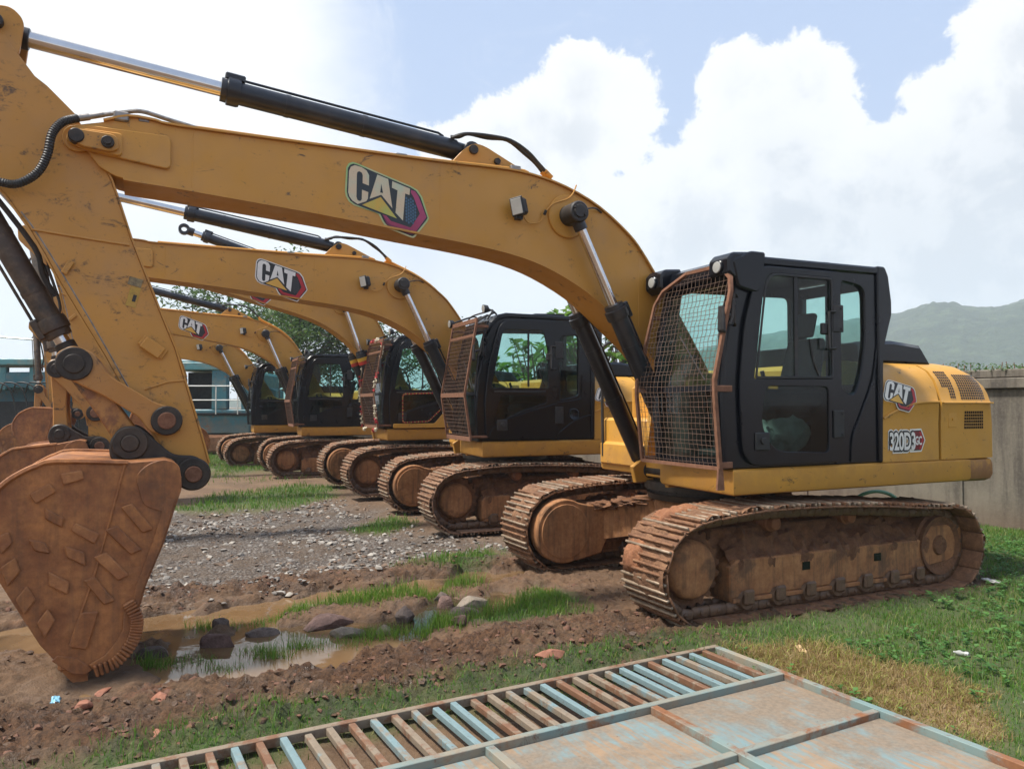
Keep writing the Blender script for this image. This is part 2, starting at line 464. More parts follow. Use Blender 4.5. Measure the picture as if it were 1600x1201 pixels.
def mk_trackframe(side):
    """side +1: outer face towards +y.  Boxed side frame with sloped, mud covered top"""
    mb = MB(); s = side
    yo, yi = 1.30*s, 1.02*s
    a, b = min(yo, yi), max(yo, yi)
    mb.plate([(.88, .19), (.88, .44), (.80, .50), (-1.50, .50), (-1.62, .62), (-2.02, .62), (-2.06, .56), (-2.06, .34), (-1.85, .27), (-1.50, .24), (-1.40, .19)], a, b, .012, mat=0)
    mb.plate([(.86, .155), (.86, .19), (-1.38, .19), (-1.38, .155)], min(yo+.02*s, yi), max(yo+.02*s, yi), .006, mat=0)
    # sloping caked mud
    n = 110; m = 12; vs = []; fs = []
    for i in range(n+1):
        x = .86-2.6*i/n
        for j in range(m+1):
            t = j/m
            y = s*(1.315-.30*t); z = .42+.36*t**.8
            q = fbm(np.array([x*7+side*9.]), np.array([t*3.2]), 5, 3, .62)[0]; q2 = 1-abs(2*vnoise(np.array([x*16.]), np.array([t*7.]), 9)[0]-1)
            e = 1 if j else 0
            z += (q-.5)*.16+(q2-.5)*.03; y += s*((q-.5)*.12+(q2-.5)*.03)
            if j == 0: z = .44-.13*fbm(np.array([x*4.1+7]), np.array([3.]), 3, 5)[0]; y = s*1.296
            vs.append((x, y, z))
    for i in range(n):
        for j in range(m):
            o = i*(m+1)+j; fs.append((o, o+1, o+m+2, o+m+1))
    mb.add(vs, fs, 1)
    mb.box(-1.75, .95, min(1.12*s, .82*s), max(1.12*s, .82*s), .30, .74, .02, None, 1)
    return mb
def mk_hole_patch(side, x):  # thin black plate on the frame, its colour standing in for a hole's shade
    mb = MB(); y = 1.301*side
    mb.box(x-.045, x+.045, min(y, y+.004*side), max(y, y+.004*side), .355, .425)
    return mb
def mk_innerguard(side):
    """drive motor guard and track frame as seen from between the tracks"""
    mb = MB(); s = side; y0, y1 = sorted((.80*s, .97*s))
    mb.plate(arc(1.245, .46, .335, -110, 120, 18)+[(.95, .72), (.62, .70), (.30, .74), (.30, .45), (.55, .46), (.72, .36), (.80, .20), (1.1, .145)], y0, y1, .012, mat=0)
    mb.plate([(.35, .30), (.35, .72), (-2.0, .70), (-2.05, .35), (-1.8, .24)], *sorted((.84*s, .98*s)), .01, mat=0)
    mb.plate(arc(1.245, .46, .285, 0, 350, 26), *sorted((.785*s, .80*s)), .004, mat=0)
    return mb
def mk_roller():
    mb = MB(); mb.lathe((0, -.16, 0), (0, 1, 0), [(0, .035), (.0, .07), (.035, .085), (.05, .115), (.085, .115), (.1, .088), (.22, .088), (.235, .115), (.27, .115), (.285, .085), (.32, .07), (.32, .035)], 16)
    mb.box(-.055, .055, -.20, -.165, -.03, .10, .03); mb.box(-.055, .055, .165, .20, -.03, .10, .03); return mb
def mk_carrier():
    mb = MB(); mb.lathe((0, -.2, 0), (0, 1, 0), [(0, .055), (.14, .06), (.15, .075), (.3, .075), (.31, .06), (.36, .055), (.375, .03)], 14); return mb
def mk_sprocket(side):
    mb = MB(); s = side; n = 21; pr = []
    for i in range(n):
        a = 360*i/n
        pr += [(.335*math.cos(R(a)), .335*math.sin(R(a))), (.335*math.cos(R(a+6)), .335*math.sin(R(a+6))), (.30*math.cos(R(a+10)), .30*math.sin(R(a+10))), (.30*math.cos(R(a+14)), .30*math.sin(R(a+14)))]
    mb.plate(pr, 1.17, 1.21, .004, Matrix.Scale(s, 4, (0, 1, 0)), 0)
    mb.lathe((0, .98*s, 0), (0, 2*s, 0), [(0, .27), (.2, .27), (.215, .24), (.28, .24), (.31, .222), (.325, .205), (.335, .12)], 26, 1)
    return mb
def mk_idler(side):
    mb = MB(); s = side
    mb.lathe((0, 1.03*s, 0), (0, 2*s, 0), [(0, .1), (.02, .25), (.02, .28), (.07, .28), (.08, .315), (.24, .315), (.25, .28), (.29, .28), (.285, .25), (.26, .22), (.265, .10), (.29, .085), (.29, .02)], 28, 0)
    return mb
def mk_carbody():
    mb = MB(); zt = .80
    mb.lathe((-.2, 0, .42), (-.2, 0, 2), [(0, .5), (.02, .68), (.36, .74), (.44, .70)], 28, 0)
    for sx in (1, -1):
        for sy in (1, -1):
            x0, x1 = -.2+sx*.28, -.2+sx*.86
            y0, y1 = sy*.25, sy*.92
            w0, w1 = .30, .20
            vs = []
            for (x, y, w, zl, zh) in ((x0, y0, w0, .42, .86), ((x0+x1)/2, (y0+y1)/2, .25, .40, .80), (x1, y1, w1, .32, .70)):
                vs += [(x-w, y, zl), (x+w, y, zl), (x+w, y, zh), (x-w, y, zh)]
            fs = []
            for o in (0, 4):
                for k in range(4):
                    l = (k+1) % 4; fs.append((o+k, o+l, o+4+l, o+4+k))
            fs += [(3, 2, 1, 0), (8, 9, 10, 11)]
            mb.add(vs, fs, 0)
            # mud lying on the leg
            for i in range(26):
                t = random.uniform(.15, 1.0); x = x0+(x1-x0)*t+random.uniform(-.2, .2); y = y0+(y1-y0)*t
                mb.blob((x, y, .845-.16*t), (random.uniform(.08, .18), random.uniform(.08, .17), random.uniform(.02, .05)), i*7+sx+3*sy, 3, .3, 1)
    return mb
def mk_slew():
    mb = MB(); mb.lathe((0, 0, .84), (0, 0, 2), [(0, .62), (.06, .64), (.06, .60), (.10, .60), (.10, .66), (.18, .66), (.18, .58), (.26, .58)], 40, 0)
    for i in range(36):
        a = 2*math.pi*i/36; mb.cyl((.63*math.cos(a), .63*math.sin(a), .93), (.63*math.cos(a), .63*math.sin(a), .965), .014, n=6, mat=0)
    return mb

def rounded_plan(x_front, off=0.0):
    """counterweight plan from the left rear to the right rear corner"""
    L = [(-2.10, 1.37), (-2.42, 1.373)] + arc(-2.44, 1.19, .185, 90, 20, 7)
    back = [(-2.68, .85), (-2.74, .42), (-2.76, 0)]
    return L + back + [(x, -y) for x, y in reversed(L+back[:-1])]
def loft_z(mb, plan, levels, mat=0, cap=True):
    """plan polyline closed at x=-2.10 ; levels = (z, inset)"""
    n = len(plan); vs = []; fs = []
    for z, ins in levels:
        for x, y in plan:
            d = V((x+1.4, y)); l = d.length
            q = d*(1-ins/l) if l else d
            vs.append((max(-99, q.x-1.4) if x < -2.11 else x, q.y, z))
    for k in range(len(levels)-1):
        for i in range(n):
            j = (i+1) % n; fs.append((k*n+i, k*n+j, (k+1)*n+j, (k+1)*n+i))
    fs.append(tuple(range(n-1, -1, -1))); fs.append(tuple((len(levels)-1)*n+i for i in range(n)))
    mb.add(vs, fs, mat)
def mk_counterweight():
    mb = MB(); plan = rounded_plan(0)
    loft_z(mb, plan, [(1.03, .07), (1.055, .02), (1.10, 0), (1.20, .0), (1.245, .015), (1.255, .05), (1.262, .05), (1.80, .055), (1.93, .07), (2.03, .13), (2.10, .24), (2.135, .38)])
    return mb
def mk_deck():
    mb = MB()
    def skirt(pts, z0, z1, b):   # swept apron with rolled edge: outline plan, bevelled
        n = len(pts); vs = []; fs = []
        c = V((sum(p[0] for p in pts)/n, sum(p[1] for p in pts)/n))
        for z, ins in ((z0, b*1.6), (z0+b*.5, b*.5), (z0+b*1.6, 0), (z1-b*.7, 0), (z1, b*.8)):
            for x, y in pts:
                sx = 1 if x > c.x else -1; sy = 1 if y > c.y else -1
                vs.append((x-sx*ins*.8, y-sy*ins, z))
        for k in range(4):
            for i in range(n):
                j = (i+1) % n; fs.append((k*n+i, k*n+j, (k+1)*n+j, (k+1)*n+i))
        fs.append(tuple(range(n-1, -1, -1))); fs.append(tuple(4*n+i for i in range(n)))
        mb.add(vs, fs, 0)
    skirt([(.90, 1.375), (.86, .33), (-2.10, .33), (-2.10, 1.375)], 1.04, 1.258, .022)
    skirt([(.44, -1.375), (-2.10, -1.375), (-2.10, -.36), (.44, -.36)], 1.04, 1.258, .022)
    mb.box(-2.12, .62, -.345, .315, 1.06, 1.245, .01)
    for y in (-.30, .24):
        mb.plate([(.74, 1.00), (.78, 1.16), (.62, 1.26), (.50, 2.02), (.36, 2.12), (.20, 2.10), (-.5, 1.75), (-1.7, 1.6), (-1.7, 1.06)], y, y+.06, .008, mat=0)
    mb.cyl((.30, -.36, 1.90), (.30, .36, 1.90), .075, n=18, bev=.01, mat=1)
    mb.cyl((.57, -.47, 1.12), (.57, .43, 1.12), .06, n=16, bev=.008, mat=1)
    return mb
BODY_SEC = [(1.372, 1.262), (1.372, 1.60), (1.382, 1.80), (1.388, 1.815), (1.376, 1.83), (1.352, 1.93), (1.31, 2.03), (1.24, 2.12), (1.13, 2.18), (.95, 2.215), (.5, 2.235)]
def sec_at(x):
    k = max(0, min(1, (-2.14-x)/.40))
    out = []
    for y, z in BODY_SEC:
        h = max(0, (z-1.83)/.4)
        out.append((y-.05*k*k*(1 if z > 1.7 else .3), z-.17*k*k*h))
    return out
def shell(mb, xs, secf, yin=.9, mat=0, close=True):
    """body shell lofted along x with a thickness"""
    rows = []; vs = []; fs = []
    for x in xs:
        s = secf(x); full = s + [(yin if close else s[-1][0], s[-1][1])] if not close else s + [(s[-1][0], 1.262)]
        rows.append(len(full)); vs += [(x, y, z) for y, z in full]
    n = rows[0]
    for i in range(len(xs)-1):
        for k in range(n):
            l = (k+1) % n; fs.append((i*n+k, i*n+l, (i+1)*n+l, (i+1)*n+k))
    fs.append(tuple(range(n))); fs.append(tuple((len(xs)-1)*n+i for i in range(n-1, -1, -1)))
    mb.add(vs, fs, mat)
def mk_sidepanel():
    mb = MB(); shell(mb, [-.862, -.9, -1.2, -1.62, -1.635], sec_at)
    # swept feature crease across the door
    P = [V((-.87, 1.379, 1.665)), V((-1.0, 1.38, 1.72)), V((-1.2, 1.385, 1.785)), V((-1.4, 1.389, 1.812)), V((-1.63, 1.39, 1.818))]
    mb.tube(P, [.012]*13, 6, 3); return mb
def mk_enginecover():
    mb = MB(); shell(mb, [-1.672, -1.68, -1.9, -2.1, -2.18, -2.26, -2.34, -2.41, -2.46], sec_at)
    shell(mb, [-1.668, -1.637], lambda x: [(y-.022, z-.022 if z > 1.3 else z) for y, z in sec_at(x)], mat=1)
    mb.plate([(-1.69, 1.815), (-1.70, 1.80), (-2.45, 1.80), (-2.45, 1.815)], 1.30, 1.394, .003, mat=0)
    mb.box(-2.10, -.86, -1.35, .6, 1.25, 2.2, .05, mat=0)
    return mb
def on_body(x, z):
    s = sec_at(x)
    for (y0, z0), (y1, z1) in zip(s, s[1:]):
        if z0 <= z <= z1 and z1 > z0:
            t = (z-z0)/(z1-z0); y = y0+(y1-y0)*t; n = V((0, z1-z0, -(y1-y0))).normalized(); return V((x, y, z)), n
    return V((x, s[-1][0], s[-1][1])), V((0, 0, 1))
def mk_grille(x0, x1, z0, z1, nx, nz, skip=None):  # no openings cut: black quads on the skin paint the dark inside each vent
    mb = MB()
    for i in range(nx):
        for j in range(nz):
            if skip and skip(i, j): continue
            w = (x1-x0)/nx; h = (z1-z0)/nz
            xa, xb = x0+w*(i+.14), x0+w*(i+.86); za, zb = z0+h*(j+.12), z0+h*(j+.88)
            q = []
            for x, z in ((xa, za), (xb, za), (xb, zb), (xa, zb)):
                p, n = on_body(x, z); q.append(p+n*.003)
            mb.add(q, [(0, 1, 2, 3)])
    return mb
def mk_enginehood():
    mb = MB()
    mb.plate([(-.92, 2.20), (-.90, 2.385), (-.95, 2.40), (-1.45, 2.425), (-1.86, 2.39), (-2.04, 2.18)], -.75, 1.04, .035)
    mb.tube([(-1.30, .8, 2.40), (-1.30, .8, 2.45), (-1.34, .8, 2.45), (-1.34, .8, 2.40)], .008, 6)
    mb.lathe((-1.15, -.95, 2.2), (-1.15, -.95, 3), [(0, .07), (.25, .07), (.25, .085), (.3, .085)], 14)
    return mb
def mk_toolbox():
    mb = MB()
    mb.box(.05, .43, -1.36, -.50, 1.262, 1.64, .03); mb.box(.06, .47, -1.372, -.47, 1.10, 1.37, .03)
    mb.box(-.80, .045, -1.365, -.50, 1.262, 2.03, .05); return mb
def mk_handrail():
    mb = MB(); mb.tube([(.46, -1.3, 1.2), (.47, -1.3, 2.2), (.4, -1.3, 2.5), (-.2, -1.3, 2.52), (-.4, -1.3, 2.0)], .018, 8, 5); return mb

CABSIDE = [(.955, 1.262), (.985, 1.9), (.93, 2.45), (.80, 2.93), (.74, 2.99), (-.84, 3.02), (-.85, 2.3), (-.845, 1.262)]
def rrect(pts, r, n=5):
    out = []; m = len(pts)
    for i in range(m):
        a, b, c = V(pts[i-1]), V(pts[i]), V(pts[(i+1) % m])
        rr = r[i] if isinstance(r, (list, tuple)) else r
        u = (a-b); v = (c-b); q = min(rr, u.length*.48, v.length*.48)
        p0 = b+u.normalized()*q; p1 = b+v.normalized()*q
        for k in range(n+1):
            t = k/n; out.append(tuple(p0*(1-t)**2+b*2*t*(1-t)+p1*t*t))
    return out
DOORWIN = rrect([(.690, 2.005), (.560, 2.90), (-.205, 2.905), (-.205, 2.02)], [.02, .13, .03, .03])
DOORLOW = rrect([(.565, 1.945), (-.155, 1.945), (-.155, 1.375), (.48, 1.40), (.62, 1.62)], [.06, .06, .06, .14, .1])
REARWIN = rrect([(-.365, 2.895), (-.655, 2.86), (-.66, 2.38), (-.60, 2.05), (-.51, 1.86), (-.365, 1.93)], [.04, .10, .1, .1, .1, .05])
DOOR = rrect([(.815, 1.285), (.845, 1.95), (.79, 2.45), (.635, 2.955), (-.265, 2.965), (-.265, 1.285)], [.2, .1, .1, .12, .03, .03])
CABSIDE_B = [(.965, 1.262), (.995, 1.65), (.955, 2.14), (.83, 2.70), (.76, 2.90), (.67, 3.0), (.55, 3.03), (-.84, 3.02), (-.85, 2.3), (-.845, 1.262)]
DOORWIN_B = rrect([(.775, 2.005), (.60, 2.82), (-.02, 2.825), (-.095, 2.52), (-.095, 2.005)], [.03, .10, .05, .06, .03])
DOORLOW_B = rrect([(.635, 1.90), (-.07, 1.90), (-.07, 1.80), (.27, 1.70), (.745, 1.50)], [.04, .04, .03, .05, .05])
REARWIN_B = rrect([(-.31, 2.75), (-.60, 2.78), (-.60, 1.90), (-.44, 1.87), (-.30, 1.84)], [.05, .06, .06, .06, .04])
DOOR_B = rrect([(.85, 1.285), (.875, 1.83), (.81, 2.35), (.66, 2.88), (.52, 2.965), (-.24, 2.965), (-.24, 1.285)], [.08, .1, .1, .12, .08, .03, .03])
def mk_cabframe(style='A'):
    mb = MB(); CS = CABSIDE if style == 'A' else CABSIDE_B; RW = REARWIN if style == 'A' else REARWIN_B
    inner = [(x*.985-.005, z) for x, z in DOOR]
    opening = rrect([(.74, 1.36), (.76, 1.95), (.70, 2.42), (.57, 2.91), (-.22, 2.92), (-.22, 1.36)], .08)
    mb.plate([CS, opening, RW], 1.30, 1.365, .012)
    ro = rrect([(.80, 1.95), (.66, 2.85), (-.70, 2.88), (-.70, 1.95)], .07)
    mb.plate([CS, ro], .375, .43, .012)
    # roof with visor, rear wall with window, front posts and sill
    roof = [(.84, 2.76), (.79, 2.92), (.69, 3.02), (.55, 3.055), (-.84, 3.05), (-.85, 2.985), (.54, 2.985), (.66, 2.95), (.74, 2.87)] if style == 'B' else [(.87, 2.86), (.84, 2.99), (.74, 3.035), (-.84, 3.055), (-.85, 2.98), (.74, 2.955)]
    mb.plate(roof, .36, 1.385, .018)
    mb.box(-.70, .30, .60, 1.10, 3.04, 3.085, .02)
    mb.plate([(.05, 3.05), (-.02, 3.10), (-.50, 3.115), (-.52, 3.05)], .62, 1.12, .01)
    mb.box(-.85, -.80, .43, 1.30, 1.262, 1.98, .01); mb.box(-.85, -.80, .43, 1.30, 2.86, 2.97, .01)
    mb.box(-.85, -.80, .43, .50, 1.98, 2.86); mb.box(-.85, -.80, 1.22, 1.30, 1.98, 2.86)
    mb.box(-.80, .94, .43, 1.30, 1.265, 1.33)
    for y0, y1 in ((.43, .47), (1.24, 1.30)):
        mb.plate([(.955, 1.27), (.985, 1.9), (.93, 2.45), (.80, 2.94), (.74, 2.94), (.87, 2.44), (.925, 1.9), (.90, 1.27)], y0, y1, .006)
    mb.plate([(.80, 2.94), (.84, 2.80), (.80, 2.79), (.74, 2.94)], .47, 1.24)
    mb.plate([(.985, 1.95), (.986, 1.90), (.94, 1.90), (.94, 1.95)], .47, 1.24)
    # rear corner fairing that bulges behind the cab
    mb.plate(rrect([(-.848, 1.262), (-.868, 2.20), (-.895, 2.36), (-.985, 2.62), (-.985, 2.74), (-.945, 2.98), (-.90, 3.06), (-.80, 3.06), (-.80, 1.262)], .02), 1.22, 1.392, .012)
    # pressed swoosh rib below the rear side window
    if style == 'B':
        mb.tube([(-.24, 1.372, 1.34), (-.55, 1.372, 1.55), (-.84, 1.372, 1.63)], .008, 6, 4); mb.tube([(-.23, 1.372, 1.80), (-.59, 1.372, 1.845), (-.645, 1.372, 1.93), (-.65, 1.372, 2.2)], .008, 6, 4)
        mb.lathe((-.52, 1.36, 1.63), (-.52, 2, 1.63), [(0, .09), (.012, .09), (.016, .075), (.006, .06)], 20)
        mb.box(-.285, -.245, 1.36, 1.378, 1.27, 2.97); return mb
    mb.tube([(-.795, 1.37, 2.30), (-.74, 1.372, 2.02), (-.58, 1.372, 1.70), (-.475, 1.372, 1.50), (-.455, 1.372, 1.28)], .009, 6, 4)
    mb.box(-.32, -.268, 1.36, 1.378, 1.27, 2.97)
    return mb
def mk_door(style='A'):
    mb = MB(); mb.plate([DOOR, DOORWIN, DOORLOW] if style == 'A' else [DOOR_B, DOORWIN_B, DOORLOW_B], 1.372, 1.402, .006)
    if style == 'B': mb.tube([(.80, 1.403, 1.34), (.77, 1.403, 1.43), (.55, 1.403, 1.56), (.27, 1.403, 1.655), (-.02, 1.403, 1.735), (-.23, 1.403, 1.785)], .008, 6, 4)
    return mb
def mk_doorframe(style='A'):
    mb = MB()
    if style == 'B':
        mb.box(.20, .225, 1.38, 1.396, 2.02, 2.81); mb.box(-.05, .74, 1.40, 1.412, 1.94, 1.965, .004); return mb
    fr = lambda L, g: [L, [((x-.2)*(1-g)+.2, (z-(min(p[1] for p in L)+max(p[1] for p in L))/2)*(1-g)+(min(p[1] for p in L)+max(p[1] for p in L))/2) for x, z in L]]
    mb.plate(fr(DOORWIN, .045), 1.40, 1.412, .003)
    mb.box(.195, .235, 1.38, 1.396, 2.03, 2.89); return mb
def mk_glasses(style='A'):
    B_ = style == 'B'
    a = MB(); a.plate(DOORWIN_B if B_ else DOORWIN, 1.384, 1.388); b = MB(); b.plate(DOORLOW_B if B_ else DOORLOW, 1.384, 1.388)
    c = MB(); c.plate(REARWIN_B if B_ else REARWIN, 1.33, 1.335)
    d = MB(); d.plate([(.80, 1.95), (.66, 2.85), (-.70, 2.88), (-.70, 1.95)], .40, .404)
    e = MB(); e.strip([(.945, 1.33), (.965, 1.9), (.91, 2.45), (.80, 2.86)], .47, 1.24, .005)
    f = MB(); f.box(-.83, -.825, .50, 1.22, 1.98, 2.86)
    return a, b, c, d, e, f
def mk_hinges(z):
    mb = MB()
    for _ in (0,):
        mb.box(-.33, -.20, 1.40, 1.418, z-.12, z+.12, .006)
        for dz in (-.09, .09):
            mb.cyl((-.30, 1.415, z+dz), (-.30, 1.426, z+dz), .012, n=8)
    return mb
def mk_handle():
    mb = MB(); mb.tube([(-.19, 1.45, 2.60), (-.115, 1.45, 2.60), (-.115, 1.45, 2.28), (-.19, 1.45, 2.28)], .011, 8)
    mb.cyl((-.19, 1.37, 2.6), (-.19, 1.455, 2.6), .011, n=8); mb.cyl((-.19, 1.37, 2.28), (-.19, 1.455, 2.28), .011, n=8)
    mb.box(-.15, -.05, 1.40, 1.44, 2.40, 2.50, .01); return mb
def mk_latch():
    mb = MB(); mb.box(.54, .70, 1.40, 1.418, 1.41, 1.56, .02); mb.cyl((.62, 1.415, 1.49), (.62, 1.436, 1.49), .03, n=12, bev=.004); return mb
def mk_seat():
    mb = MB()
    mb.box(-.30, .24, .62, 1.12, 1.62, 1.78, .06)
    mb.plate(rrect([(-.20, 1.72), (-.42, 2.42), (-.50, 2.40), (-.36, 1.70)], .04), .64, 1.10, .04)
    mb.plate(rrect([(-.36, 2.43), (-.42, 2.66), (-.51, 2.65), (-.45, 2.42)], .04), .75, .99, .03)
    mb.box(-.30, .2, .66, 1.08, 1.33, 1.62, .02)
    for y in (.52, 1.14): mb.box(-.25, .42, y, y+.12, 1.78, 1.92, .03); mb.cyl((.36, y+.06, 1.9), (.42, y+.06, 2.08), .018, n=8)
    return mb
def mk_console():
    mb = MB(); mb.box(.62, .86, .50, .72, 1.33, 1.95, .03); mb.box(.45, .80, .78, 1.10, 1.33, 1.40, .02)
    for y in (.80, .98): mb.cyl((.6, y, 1.36), (.66, y, 1.85), .014, n=8)
    mb.box(.60, .72, .45, .60, 2.05, 2.25, .015); return mb
def mk_bag():
    mb = MB(); mb.blob((.02, 1.06, 1.53), (.24, .13, .19), 5, 3, .14); mb.blob((.27, 1.03, 1.50), (.13, .11, .13), 9, 3, .18); return mb
def mk_wiper():
    mb = MB(); mb.tube([(-.05, 1.393, 2.04), (.02, 1.393, 2.16), (.06, 1.393, 2.36)], .007, 6)
    mb.tube([(.96, 1.1, 2.0), (.95, .75, 2.4)], .008, 6); return mb
def mk_mirror():
    mb = MB(); mb.tube([(.86, 1.36, 2.62), (.93, 1.42, 2.64), (.95, 1.43, 2.50), (.98, 1.43, 2.44)], .012, 8, 3)
    mb.cyl((.93, 1.42, 2.52), (1.02, 1.40, 2.50), .018, n=8)
    mb.plate(rrect([(1.03, 2.36), (1.045, 2.58), (1.07, 2.59), (1.08, 2.38)], .02), 1.39, 1.46, .012)
    mb.tube([(.84, 1.37, 2.68), (.90, 1.40, 2.70), (.90, 1.40, 2.46), (.86, 1.37, 2.44)], .010, 6)
    return mb
def mk_caplight(y):
    mb = MB()
    mb.plate(rrect([(.72, 3.06), (.90, 3.045), (.955, 2.99), (.955, 2.87), (.88, 2.82), (.70, 2.92)], .02), y-.13, y+.13, .02, mat=0)
    mb.cyl((.94, y, 2.93), (.97, y, 2.93), .062, n=18, bev=.006, mat=0); mb.lathe((.968, y, 2.93), (2, y, 2.93), [(0, .05), (.008, .045), (.012, .02)], 16, 1); return mb
def mk_armlamp(y, x, z):
    mb = MB(); mb.tube([(.60, y, 3.05), (.66, y, 3.10), (x-.02, y, z)], .014, 8, 3, 0)
    mb.lathe((x-.06, y, z), (x+1, y, z-.12), [(0, .02), (.02, .05), (.07, .062), (.085, .062)], 16, 0); mb.lathe((x+.024, y, z-.01), (x+1.024, y, z-.13), [(0, .055), (.006, .05)], 16, 1); return mb
def mk_railing():
    mb = MB(); mb.tube([(.80, .45, 2.98), (.72, .45, 3.09), (.70, 1.0, 3.10), (.72, 1.30, 3.09), (.80, 1.30, 2.96)], .012, 6, 4)
    for y in (.6, .85, 1.1): mb.tube([(.86, y, 2.96), (.62, y, 3.08)], .012, 6)
    return mb
def mk_guardB(seed):
    rr = random.Random(seed); mb = MB(); G = [(1.09, 1.30), (1.18, 1.90), (1.00, 2.93)]
    X = lambda z: float(np.interp(z, [g[1] for g in G], [g[0] for g in G]))
    zs = [1.30, 1.6, 1.9, 2.2, 2.6, 2.93]
    for y in (.42, 1.42): mb.tube([(X(z), y, z) for z in zs], .020, 4, mat=0)
    for z in (1.30, 1.90, 2.93): mb.box(X(z)-.012, X(z)+.012, .41, 1.43, z-.03, z+.03, .003, mat=0)
    mb.box(X(2.72)-.008, X(2.72)+.008, .42, 1.42, 2.70, 2.74, .003, mat=0)
    for i in range(1, 17):
        y = .42+i/17; mb.tube([(X(z)+(.003 if k % 2 else -.003), y+rr.uniform(-.003, .003), z) for k, z in enumerate(np.linspace(1.3, 2.9, 12))], .0042, 4, mat=1)
    for j in range(1, 30):
        z = 1.30+1.6*j/30; mb.tube([(X(z), .42, z), (X(z), .9, z+rr.uniform(-.008, .008)), (X(z), 1.42, z)], .0042, 4, mat=1)
    for z in (1.33, 2.85):
        for y in (.45, 1.39): mb.box(.82, X(z), y-.012, y+.012, z-.015, z+.015, .003, mat=0)
    return mb
def mk_visor():
    mb = MB(); mb.plate(rrect([(.86, 2.76), (.92, 2.98), (.72, 3.066), (.56, 3.066), (.60, 2.78), (.66, 2.72)], .03), 1.372, 1.41, .012); return mb
GL = [(1.06, 1.255), (1.13, 1.96), (.93, 2.86), (.915, 2.93)]
def gx(z):
    for (x0, z0), (x1, z1) in zip(GL, GL[1:]):
        if z <= z1: return x0+(x1-x0)*(z-z0)/(z1-z0)
    return GL[-1][0]
def ged(z):   # left / right limits of the guard
    yl = .33+.10*max(0, (z-1.9))*.9 - .0; yr = 1.40+.02*(z-1.27)
    if z > 2.80: yl += (z-2.80)*2.6; yr -= (z-2.80)*1.2
    return yl, yr
def mk_guard(seed, nx=20, nz=37, wire=.0023):
    rr = random.Random(seed); mb = MB()
    zt = 2.95; zs = [1.27+(zt-1.27)*i/14 for i in range(15)]
    mb.tube([(gx(z), ged(z)[0], z) for z in zs], .020, 4, mat=0)
    mb.tube([(gx(z), ged(z)[1], z) for z in zs], .022, 4, mat=0)
    for z in (1.275, zt): mb.tube([(gx(z), ged(z)[0], z), (gx(z), ged(z)[1], z)], .02, 4, mat=0)
    for i in range(1, nx):
        t = i/nx; P = []
        for k in range(25):
            z = 1.27+(zt-1.27)*k/24; a, b = ged(z)
            y = .33+(1.42-.33)*t + .05*max(0, z-1.9)*(1-t) + rr.uniform(-.004, .004)
            if a-.005 <= y <= b+.005: P.append((gx(z)+(.004 if k % 2 else -.004), y, z))
        if len(P) > 2: mb.tube(P, wire, 4, mat=1)
    for j in range(1, nz):
        z = 1.27+(zt-1.27)*j/nz; a, b = ged(z); dz = rr.uniform(-.012, .012)
        mb.tube([(gx(z)+(.004 if k % 2 else -.004), a+(b-a)*k/6, z+dz*math.sin(k/6*3.1)) for k in range(7)], wire, 4, mat=1)
    for z in (1.30, 1.92, 2.60):
        mb.box(.93, gx(z), 1.385, 1.405, z-.025, z+.025, .004, mat=0); mb.box(.86, gx(z), .36, .38, z-.02, z+.02, .004, mat=0)
    mb.plate([(1.02, 1.10), (1.10, 1.10), (1.08, 1.32), (1.04, 1.32)], 1.39, 1.41, .003, mat=0)
    return mb

